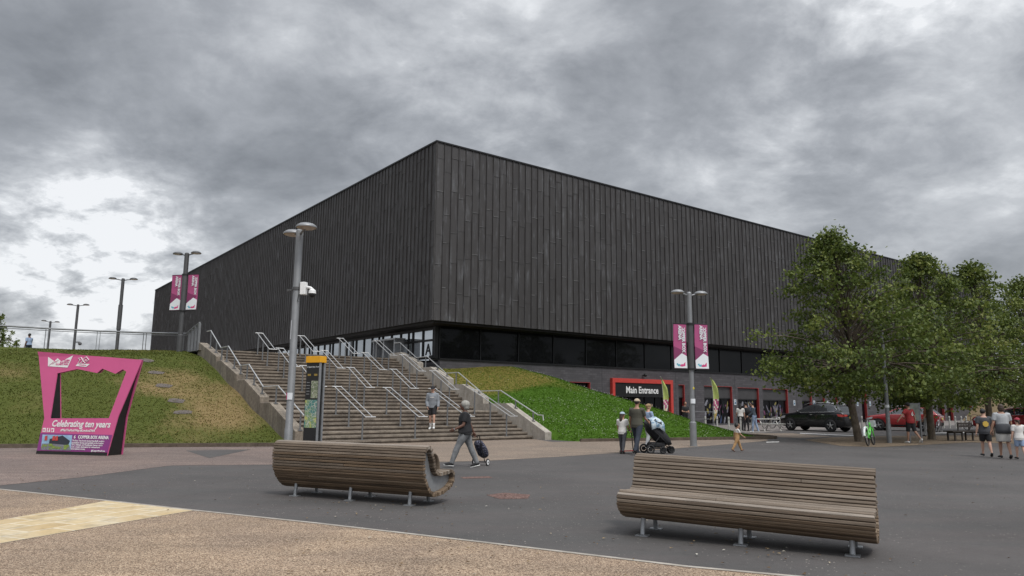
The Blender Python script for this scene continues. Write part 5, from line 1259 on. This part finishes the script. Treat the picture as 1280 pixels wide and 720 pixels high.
    for s_, sg_ in (('L', 1), ('R', -1)):
        w_, d = J['wr' + s_], J['hd' + s_]; pn = sd_ * sg_ - d * d.dot(sd_ * sg_); pn.normalize(); ac = d.cross(pn).normalized() * sg_     # ac points forward (thumb side)
        if ac.x < 0: ac = -ac
        b.tube([w_ - d * .015, w_ + d * .03, w_ + d * .085], [(.024, .018), (.036, .017), (.038, .014)], 10, side=ac)
        for q, (o, ln) in enumerate(((.029, .066), (.010, .076), (-.010, .07), (-.028, .054))):
            r0 = w_ + d * .08 + ac * o; k1 = r0 + (d * .9 - pn * .25).normalized() * ln * .5; k2 = k1 + (d * .6 - pn * .75).normalized() * ln * .5
            b.tube([r0 - d * .015, r0, k1, k2], [.0095, .0095, .0085, .007], 6)
        t0 = w_ + d * .025 + ac * .026; t1 = t0 + (d * .6 + ac * .7).normalized() * .035; t2 = t1 + (d * .9 - pn * .3).normalized() * .03
        b.tube([t0 - ac * .01, t0, t1, t2], [.011, .011, .010, .008], 6)
    hm = b.mesh('hand', skin, True); bm = bmesh.new(); bm.from_mesh(body.data); bm.from_mesh(hm); bm.to_mesh(body.data); bm.free(); body.data.polygons.foreach_set('use_smooth', [True] * len(body.data.polygons)); bpy.data.meshes.remove(hm)
    for sg_ in (1, -1):
        b = MB(); b.ball(hp(.086, sg_ * .032, .012), (.010, .012, .006), 8, 6); b.build('eye', EYEM, T, smooth=True)
    b = MB(); b.ball(hp(.089, 0, -.058), (.008, .022, .006), 8, 6); b.build('mouth', LIPM, T, smooth=True)
    # clothes
    sl = 'long' if long_sleeve else 'short'
    if dungarees is None:
        b = MB(); torso(b, .014 + loose, -.02 - untuck, .475)
        if untuck: b.tube([tp(-.08 - untuck * .3, -.004), tp(.03)], [(.178 * st + loose, .128 * st + loose), (.165 * st + loose, .12 * st + loose)], 16, side=(0, 1, 0))
        for s_ in 'LR': arm(b, .013 + loose * .7, s_, sl)
        sh_o = remesh(b, 'shirt', top, T, vox, 3)
    else:
        b = MB(); torso(b, .013, .0, .475)
        for s_ in 'LR': arm(b, .012, s_, sl)
        sh_o = remesh(b, 'shirt', top, T, vox, 3)
        b = MB(); torso(b, .026, -.10, .30); 
        for sg_ in (1, -1): b.tube([tp(.28, .125, sg_ * .07), tp(.42, .11, sg_ * .085), tp(.485, .02, sg_ * .10), tp(.42, -.12, sg_ * .08), tp(.28, -.13, sg_ * .05)], [(.022, .012)] * 5, 6)
        for s_ in 'LR': leg(b, .030, s_, 'long')
        remesh(b, 'dungarees', dungarees, T, vox, 3)
    if skirt:
        b = MB(); kz = (J['knL'] + J['knR']) / 2
        b.tube([tp(.10), tp(0), (P + kz) / 2 + Vector((0, 0, -.02)), kz + Vector((0, 0, .02))], [(.165 * st, .122 * st), (.19 * st, .14 * st), (.20 * st, .17 * st), (.185 * st, .19)], 18, side=(0, 1, 0)); remesh(b, 'skirt', bottom, T, vox, 3)
    elif dungarees is None:
        b = MB(); torso(b, .010, -.10, .08)
        kind = shorts or 'long'; g_ = .018 if shorts else .012 + loose * .6
        for s_ in 'LR': leg(b, g_, s_, kind, .016 if shorts else .004)
        remesh(b, 'shorts' if shorts else 'trousers', bottom, T, vox, 3)
    for s_, sg_ in (('L', 1), ('R', -1)):
        b = MB(); foot(b, .007, s_, sg_); so_ = remesh(b, 'shoe', shoe, T, vox * .8, 2)
        if sock:
            b = MB(); k_, a_ = J['kn' + s_], J['an' + s_]; b.tube([a_.lerp(k_, .36), a_.lerp(k_, .1), a_ - (k_ - a_).normalized() * .03], [.048, .043, .042], 10); b.build('sock', sock, T, smooth=True)
    # hair and headwear
    b = MB(); hs = head
    rot = Rh.to_4x4()
    if hairstyle != 'none':
        b.ball(hp(-.022, 0, .034), (.098 * hs, .084 * hs, .096 * hs), 16, 10, mtx=rot)
        if hairstyle == 'afro': b.ball(hp(-.028, 0, .045), (.122 * hs, .112 * hs, .112 * hs), 16, 10, mtx=rot); b.ball(hp(-.06, 0, -.02), (.085 * hs, .098 * hs, .09 * hs), 14, 8, mtx=rot)
        if hairstyle == 'bob': b.ball(hp(-.035, 0, -.02), (.09 * hs, .098 * hs, .105 * hs), 14, 8, mtx=rot); b.ball(hp(-.05, 0, -.07), (.07, .092, .06), 12, 8, mtx=rot)
        if hairstyle == 'long': b.tube([hp(-.05, 0, .04), hp(-.085, 0, -.06), hp(-.105, 0, -.18), hp(-.105, 0, -.25)], [(.07, .05), (.085, .05), (.075, .045), (.04, .02)], 12, side=Rh @ sd_)
        if hairstyle == 'pony': b.tube([hp(-.10, 0, .03), hp(-.14, 0, -.0), hp(-.15, 0, -.08), hp(-.145, 0, -.17)], [.025, .032, .03, .012], 10)
        if hairstyle == 'bun': b.ball(hp(-.115, 0, .05), .05, 10, 8); b.ball(hp(-.06, .05, -.03), .035, 8, 6); b.ball(hp(-.06, -.05, -.03), .035, 8, 6)
        ho = remesh(b, 'hair', hair, T, vox * .8, 1)
    if cap:
        cm, bm_ = cap; b = MB()
        vs = []; nn = 18
        for i in range(7):
            a = PI / 2 * i / 6
            vs += [hp(-.008 + .112 * math.cos(a) * math.cos(2 * PI * j / nn), .094 * math.cos(a) * math.sin(2 * PI * j / nn), .048 + .088 * math.sin(a)) for j in range(nn)]
        b.add(vs, [(i * nn + j, i * nn + (j + 1) % nn, (i + 1) * nn + (j + 1) % nn, (i + 1) * nn + j) for i in range(6) for j in range(nn)])
        co = b.build('cap', cm, T, smooth=True, fix=False)
        b = MB(); br = [hp(.085, -.075, .05), hp(.15, -.06, .040), hp(.178, 0, .040), hp(.15, .06, .040), hp(.085, .075, .05), hp(.10, 0, .056)]
        b.prism(br, Rh @ Vector((0, 0, .008))); b.build('cap_peak', bm_, co)
    for ch in T.children:
        if ch.type == 'MESH': ch.data.transform(Matrix.Scale(S, 4))
        for g in ch.children:
            if g.type == 'MESH': g.data.transform(Matrix.Scale(S, 4))
    J2 = {k: (v * S if isinstance(v, Vector) else v) for k, v in J.items()}; J2['tp'] = lambda *a: tp(*a) * S; J2['shirt'] = sh_o; J2['hp'] = lambda *a: hp(*a) * S
    return T, J2
def cloth(name, c, v=.12, sc=5): return M(name, c, .85, 0, v, sc, .25, 60)
BLKC = cloth('black_cloth', (.014, .014, .016)); GREYC = cloth('grey_marl', (.20, .215, .235), .15, 9); WHITEC = cloth('white_cloth', (.62, .60, .57)); NAVY = cloth('navy_cloth', (.022, .028, .042)); OLIVE = cloth('olive_cloth', (.066, .062, .046)); TROUSG = cloth('grey_trouser', (.17, .175, .18), .25, 12)
LBLUE = cloth('light_blue_cloth', (.26, .34, .48), .2, 9); TAN = cloth('tan_cloth', (.40, .235, .105)); REDC = cloth('red_shirt_cloth', (.32, .028, .03)); BEIGE = cloth('beige_cloth', (.42, .34, .24)); PALE = cloth('pale_blue_cap_cloth', (.36, .44, .50)); CHAR = cloth('charcoal_cloth', (.055, .057, .064)); LGREY = cloth('light_grey_cloth', (.36, .37, .38)); PALEG = cloth('pale_skirt_cloth', (.40, .385, .36)); DKJ = cloth('dark_blue_jacket_cloth', (.05, .065, .085)); SHORE = cloth('rust_cloth', (.28, .12, .06))
HBLK = M('hair_black', (.012, .010, .009), .6, 0, .3, 30); HBRN = M('hair_brown', (.045, .026, .016), .6, 0, .3, 30); HGREY = M('hair_grey', (.30, .29, .26), .8, 0, .3, 40, .6, 60); HBLOND = M('hair_blond', (.26, .17, .08), .6, 0, .3, 30)
SWHITE = M('shoe_white', (.62, .62, .60), .6, 0, .1); SBLACK = M('shoe_black', (.016, .016, .017), .6, 0, .2); SBRN = M('shoe_brown', (.12, .05, .03), .6)
GREENV = M('visor_green', (.03, .33, .16), .6)

# jogger coming down the lowest flight
jv = -8.28; jq = Vector((ray(540, 537).x / ray(540, 537).y, 1, 0)); tt = (UX.x * 0 + 1)
ju = -5.0
for _ in range(40):
    pj = W(ju, jv, .45); ju += (pj.y * jq.x - pj.x) / (UX.x - UX.y * jq.x)
pj = W(ju, jv, .45)
T, J = person('person in grey hooded top, black shorts and cap stepping down the steps', pj, R(-93), 1.80, SKIN_L, GREYC, BLKC, SWHITE, HBRN, legs=(18, 20, -4, 14), arms=(6, 12, 22, -2, 12, 30), lean=2, nod=14, cap=(BLKC, BLKC), long_sleeve=True, shorts='short', sock=WHITEC, loose=.018, untuck=.06, inr=(10, 26))
b = MB(); b.ring(J['tp'](.475, -.02), J['tp'](.6) - J['tp'](.3), .085, .034, 18, 8); b.ball(J['tp'](.45, -.11), (.06, .09, .09), 12, 8); b.build('hood', GREYC, J['shirt'], smooth=True)
cpt = J['tp'](.33, .150); b = MB(); b.box((-.004, -.085, -.012), (.012, .085, .012), mtx=Matrix.Translation(cpt)); b.build('chest_print', WHITEC, J['shirt'])
# the woman with the shopping trolley
pw = at(581, 584.3)
T, J = person('person with short grey curls, black top and grey trousers striding left past the steps', pw, PI + R(6), 1.67, SKIN_D, BLKC, TROUSG, BLKC, HGREY, legs=(28, 8, -20, 4), arms=(10, 12, 55, -30, 8, 6), lean=3, nod=-14, yaw=-4, stout=1.16, hairstyle='afro', loose=.022, untuck=.05, foot_up=(6, -14), inr=(14, 0))
b = MB(); b.tube([J['tp'](.42, .09, -.1), J['tp'](.2, .165, .02), J['tp'](.04, .16, .14)], .012, 6); b.build('bag_strap', BLKC, T); b = MB(); b.box((-.09, -.03, -.1), (.09, .03, .08), mtx=Matrix.Translation(J['tp'](.06, .10, .2))); bevel(b.build('shoulder_bag', BLKC, T), .02)
for s_ in 'LR':
    b = MB(); a_ = J['an' + s_]; p = J['pit' + s_]; tv = Vector((math.cos(p), 0, math.sin(p))); hv = Vector((math.sin(p), 0, -math.cos(p)))
    b.tube([a_ - tv * .06 + hv * .078, a_ + tv * .19 + hv * .078], [(.042, .013), (.046, .013)], 10, side=(0, 1, 0)); b.build('shoe_sole', SWHITE, T, smooth=True)
b = MB(); b.ring(J['wrL'], J['hdL'], .036, .008, 14, 6); b.build('bracelet', GALV, T)
wr = Matrix.Translation(pw) @ Matrix.Rotation(PI + R(6), 4, 'Z'); hand = wr @ (J['wrR'] + J['hdR'] * .08)
pt_ = at(600.5, 582); tr = thing('shopping_trolley', 'small two wheeled dark patterned shopping trolley pulled behind the walking woman', 'trolley', pt_, math.atan2(hand.y - pt_.y, hand.x - pt_.x))
hl_ = Vector((math.hypot(hand.x - pt_.x, hand.y - pt_.y), 0, hand.z)); ax_ = (hl_ - Vector((0, 0, .1))).normalized(); px_ = Vector((-ax_.z, 0, ax_.x))
b = MB()
for y in (-.13, .13): b.tube([Vector((0, y, .09)), Vector((0, y, .1)) + ax_ * .75, hl_ + Vector((0, y * .4, 0)) - ax_ * .08], .011, 6)
b.tube([hl_ - ax_ * .04 + Vector((0, -.07, 0)), hl_ - ax_ * .04 + Vector((0, .07, 0))], .014, 8); b.tube([(-.02, -.2, .09), (-.02, .2, .09)], .01, 6); b.build('frame', BLACK, tr)
mt, t_, N_, L2, bs_ = nt('trolley_pattern'); vo_ = node(t_, 'ShaderNodeTexVoronoi', Scale=22.0); L2.new(coords(t_), vo_.inputs['Vector']); L2.new(ramp(t_, vo_.outputs['Distance'], [(.3, (.15, .15, .2)), (.42, (.022, .024, .042))]), bs_.inputs['Base Color']); bs_.inputs['Roughness'].default_value = .8
b = MB(); o_ = Vector((0, 0, .1)) + px_ * .015
b.tube([(.17, 0, .60), (.12, 0, .57), (-.01, 0, .44), (-.13, 0, .31), (-.21, 0, .25), (-.25, 0, .23)], [(.09, .04), (.13, .09), (.15, .125), (.15, .125), (.12, .09), (.06, .03)], 14, side=(0, 1, 0)); b.build('bag', mt, tr, smooth=True)
for y in (-.2, .2):
    b = MB(); b.ring((-.02, y, .09), (0, 1, 0), .075, .018, 20, 8); w_ = b.build('wheel', RUBBER, tr, smooth=True); b = MB(); b.tube([(-.02, y - .012, .09), (-.02, y + .012, .09)], .062, 16); b.tube([(-.02, y - .02, .09), (-.02, y + .02, .09)], .02, 8, mi=1); b.build('hub', [WHITE, BLACK], w_)
# family with the pushchair
AW = R(62)
T, J = person('child in white shirt and pale cap with long dark hair standing left of the man', at(778.5, 567), AW, 1.36, SKIN_M, WHITEC, CHAR, SBLACK, HBRN, legs=(8, 2, -14, 6), arms=(14, 8, 30, 10, 8, 40), head=1.12, cap=(PALE, PALE), hairstyle='long', kid=True, loose=.012, untuck=.09, yaw=-20)
T, J = person('person in olive shirt, navy trousers and beige cap pushing the pushchair', at(797, 568.3), R(58), 1.80, SKIN_M, OLIVE, NAVY, SBLACK, HBLK, legs=(16, 4, -24, 8), arms=(12, 14, 24, 24, 6, 40), cap=(BEIGE, BEIGE), loose=.016, untuck=.08)
T, J = person('person in light blue shirt and green visor cap beside the pushchair', at(811, 562.5), R(28), 1.60, SKIN_L, LBLUE, LGREY, SWHITE, HBLOND, legs=(6, 4, -10, 8), arms=(10, 8, 30, 14, 8, 20), cap=(HBLOND, GREENV), hairstyle='bun', untuck=.04)
sc = thing('kick_scooter', 'low red child scooter by the child in the white shirt', 'scooter', at(785, 566.8), R(40))
b = MB(); b.box((-.3, -.05, .07), (.22, .05, .095)); b.build('deck', M('scooter_red', (.4, .05, .06), .5), sc); b = MB(); b.tube([(.26, 0, .08), (.18, 0, .72)], .016, 8); b.tube([(.18, -.14, .72), (.18, .14, .72)], .014, 8); b.build('steering_column', BLACK, sc)
for x, y in ((.28, 0), (-.3, .04)):
    b = MB(); b.ring((x, y, .06), (0, 1, 0), .045, .016, 16, 6); b.build('wheel', RUBBER, sc, smooth=True)
pp = at(822, 566.8); pc_ = thing('pushchair', 'black three wheeled pushchair with a pale blue cloth draped over it', 'pushchair', pp, R(12))
b = MB(); b.tube([(-.38, 0, 1.0), (-.24, 0, .86), (.05, 0, .58), (.30, 0, .40), (.42, 0, .30)], [(.20, .06), (.24, .20), (.24, .24), (.22, .16), (.18, .05)], 14, side=(0, 1, 0)); b.build('seat', BLKC, pc_, smooth=True)
b = MB(); n = 12
b.tube([(-.30, 0, 1.02), (-.14, 0, 1.03), (.02, 0, .96), (.16, 0, .84)], [(.2, .05), (.25, .13), (.26, .14), (.24, .05)], 14, side=(0, 1, 0)); b.build('hood', BLKC, pc_, smooth=True)
b = MB()
for y in (-.26, .26): b.tube([(-.62, y, 1.02), (-.42, y, .92), (.1, y, .45), (.44, y * .4, .17)], .016, 6); b.tube([(-.02, y, .56), (-.34, y * 1.05, .16)], .016, 6); b.tube([(-.34, y, .16), (.44, y * .3, .17)], .012, 6)
b.tube([(-.62, -.26, 1.02), (-.62, .26, 1.02)], .018, 8); b.build('frame', BLACK, pc_)
for x, y, r_ in ((-.36, .29, .15), (-.36, -.29, .15), (.46, .06, .12), (.46, -.06, .12), (.08, -.27, .12)):
    b = MB(); b.ring((x, y, r_), (0, 1, 0), r_ - .03, .03, 22, 8); w_ = b.build('wheel', RUBBER, pc_, smooth=True); b = MB(); b.tube([(x, y - .02, r_), (x, y + .02, r_)], r_ * .45, 12); b.build('hub', DARKMETAL, w_)
b = MB(); b.box((-.3, -.2, .2), (.2, .2, .36)); bevel(b.build('basket', BLKC, pc_), .05)
b = MB(); g = []
for i in range(9):
    for j in range(9):
        x = -.30 + .46 * i / 8; y = -.31 + .62 * j / 8; yy = max(-.27, min(.27, y)); drop = max(0, abs(y) - .22)
        g.append((x, yy * 1.02 if abs(y) < .27 else math.copysign(.285, y), 1.19 - .9 * max(0, x + .1) ** 1.35 - .4 * max(0, -.1 - x) - 1.6 * yy * yy - drop * 2.6 + .012 * math.sin(9 * i) * math.cos(5 * j)))
b.add(g, [(i * 9 + j, (i + 1) * 9 + j, (i + 1) * 9 + j + 1, i * 9 + j + 1) for i in range(8) for j in range(8)])
mt, t_, N_, L2, bs_ = nt('muslin_print'); L2.new(ramp(t_, noise(t_, coords(t_), 9, 3), [(.42, (.16, .27, .38)), (.5, (.5, .58, .62))], 'LINEAR'), bs_.inputs['Base Color']); bs_.inputs['Roughness'].default_value = .9
o = b.build('blanket', mt, smooth=True, fix=False); o.location = pp; o.rotation_euler = (0, 0, R(12)); o.modifiers.new('thick', 'SOLIDIFY').thickness = .012; tag(o, 'pale blue patterned cloth draped over the pushchair hood', 'cloth')
T, J = person('toddler in tan dungarees and white shirt walking right past the lamp post', at(922, 564.8), R(8), .98, SKIN_M, WHITEC, TAN, SBRN, HBLK, legs=(24, 4, -24, 6), arms=(-18, 10, 20, 22, 10, 30), head=1.55, dungarees=TAN, kid=True, hairstyle='short', vox=.02, stout=1.1)
T, J = person('security guard in black standing by the narrow doorway', at(857, 536.6), R(-70), 1.78, SKIN_M, BLKC, BLKC, SBLACK, HBLK, legs=(3, 0, -3, 0), arms=(5, 10, 70, 5, 10, 80), vox=.02, stout=1.12, long_sleeve=False, inr=(40, 40))
T, J = person('person in white top and dark skirt left in the group by the windows', at(926.5, 540.5), R(75), 1.66, SKIN_L, WHITEC, BLKC, SWHITE, HBLK, legs=(4, 0, -6, 4), arms=(8, 8, 40, 0, 8, 10), vox=.02, hairstyle='long')
T, J = person('person in black carrying a backpack, middle of the group by the windows', at(933.5, 538.8), R(100), 1.76, SKIN_M, BLKC, BLKC, SBLACK, HBLK, legs=(4, 0, -4, 0), arms=(8, 8, 20, 0, 8, 10), vox=.02, long_sleeve=True)
b = MB(); b.tube([J['tp'](.08, -.2), J['tp'](.12, -.22), J['tp'](.36, -.21), J['tp'](.44, -.17)], [(.10, .06), (.16, .11), (.15, .10), (.08, .05)], 12, side=(0, 1, 0)); q = b.build('backpack', BLKC, smooth=True); q.matrix_world = Matrix.Translation(at(933.5, 538.8)) @ Matrix.Rotation(R(100), 4, 'Z'); tag(q, 'black backpack worn by the middle person of the group', 'backpack')
T, J = person('person in dark blue jacket and light jeans, right in the group by the windows', at(943.5, 541), R(150), 1.74, SKIN_L, DKJ, LBLUE, SWHITE, HBLK, legs=(8, 4, -10, 6), arms=(8, 8, 40, 0, 8, 10), vox=.02, long_sleeve=True, lean=8)
T, J = person('person in white top bending near the red entrance frame', at(814, 536), R(20), 1.62, SKIN_L, WHITEC, CHAR, SBLACK, HBLK, legs=(6, 4, -6, 2), arms=(20, 10, 40, 10, 10, 40), vox=.02)
T, J = person('person in red sports shirt and black shorts reaching for the slim post', at(1139.5, 554), R(112), 1.78, SKIN_M, REDC, BLKC, SWHITE, HBLK, legs=(8, 6, -18, 22), arms=(4, 88, 4, -14, 14, 20), lean=5, shorts='knee', loose=.02, untuck=.06, cap=(BLKC, BLKC), vox=.02)
text('back_number', '6', WHITEC, J['shirt'], .24, Matrix.Translation(J['tp'](.28, -.155, -.02)) @ Matrix.Rotation(-PI / 2, 4, 'Z') @ Matrix.Rotation(PI / 2, 4, 'X'), 1, 0, 'CENTER', .008)
b = MB(); b.tube([J['tp'](.40, -.005), J['tp'](.455, -.012), J['tp'](.49, -.01)], [(.196, .128), (.165, .108), (.085, .08)], 16, side=(0, 1, 0)); b.build('shirt_yoke', BLKC, J['shirt'], smooth=True)
T, J = person('person in rust top and pale trousers half behind the second tree trunk', at(1160, 546), R(150), 1.74, SKIN_M, SHORE, LGREY, SBLACK, HBLK, legs=(10, 4, -14, 10), arms=(8, 8, 20, 0, 8, 10), vox=.02, cap=(WHITEC, WHITEC))
T, J = person('child in dark shirt with a yellow emblem and black shorts walking away', at(1234, 571), R(72), 1.58, SKIN_L, CHAR, BLKC, SBLACK, HBLK, legs=(10, 4, -12, 14), arms=(-8, 10, 14, 14, 12, 14), kid=True, head=1.06, shorts='short', loose=.02, untuck=.08, yaw=-35)
b = MB(); n = 16; c = J['tp'](.24, -.158); YEL = M('print_gold', (.62, .42, .08), .6)
b.add([c + Vector((0, (.075 + .014 * (i % 2)) * math.cos(2 * PI * i / n), (.085 + .014 * (i % 2)) * math.sin(2 * PI * i / n))) for i in range(n)], [tuple(range(n))]); q = b.build('shirt_emblem', YEL, J['shirt']); q.modifiers.new('t', 'SOLIDIFY').thickness = .03
T, J = person('person in grey shirt with a dark garment tied round the waist, walking away', at(1257, 573.5), R(72), 1.70, SKIN_M, LGREY, PALEG, SBLACK, HBRN, legs=(8, 4, -12, 12), arms=(-6, 16, 14, 10, 14, 14), skirt=True, hairstyle='bob', stout=1.12, loose=.012)
b = MB(); b.tube([J['tp'](.14, -.02), J['tp'](.08, -.025), J['tp'](-.04, -.03), J['tp'](-.17, -.035)], [(.185, .15), (.205, .165), (.215, .175), (.205, .17)], 16, side=(0, 1, 0)); q = b.build('waist_wrap', CHAR, T, smooth=True)
T, J = person('child in white shirt and blue shorts with a red cap at the right edge', at(1276.5, 575), R(75), 1.30, SKIN_L, WHITEC, LBLUE, SBLACK, HBRN, legs=(10, 4, -10, 14), arms=(-6, 10, 14, 10, 12, 14), kid=True, head=1.1, shorts='short', hairstyle='pony', cap=(cloth('red_cap_cloth', (.3, .03, .05)), REDC), loose=.012, untuck=.06)
dd = ray(35, 440); T, J = person('person in light blue shirt walking on the podium beyond the grass bank', (dd.x / dd.y * 48, 48, ZP), PI - R(20), 1.76, SKIN_D, LBLUE, NAVY, SBLACK, HBLK, legs=(14, 6, -16, 10), arms=(-8, 8, 18, 14, 8, 18), vox=.02, stout=1.1)

# dry leaves and litter blown over the plaza
rr = random.Random(77); b = MB(); c = 0
spots = [(at(480, 632), 1.6), (at(940, 690), 1.8), (at(700, 640), 4), (at(600, 700), 2), (at(330, 560), 3), (at(820, 556), 4), (at(1075, 560), 4), (at(1180, 600), 5), (at(160, 600), 3)]
while c < 520:
    s0, rad_ = spots[c % len(spots)]; x, y = s0.x + rr.gauss(0, rad_ * .6), s0.y + rr.gauss(0, rad_ * .6); u, v = UV((x, y))
    c += 1
    if hl(u, v) > .02 and u < SU0 or hr(u, v) > .02 and u > SU0 or (SU0 - .4 < u < .2 and v > -9.4): continue
    s_ = rr.uniform(.012, .032); a = rr.uniform(0, 6.3); z = .016 + rr.uniform(0, .008); ca, sa = math.cos(a), math.sin(a)
    b.add([(x + s_ * (p * ca - q * sa), y + s_ * (p * sa + q * ca), z + h_) for p, q, h_ in ((-1, 0, 0), (0, -.55, .006), (1.1, 0, .002), (0, .55, .008))], [(0, 1, 2, 3)], rr.random())
struct(b.build('fallen_leaves', mat_blade('litter_leaf', [(0, (.05, .03, .016)), (.5, (.16, .10, .05)), (.85, (.3, .23, .13)), (1, (.5, .48, .42))]), fix=False), 'stuff')
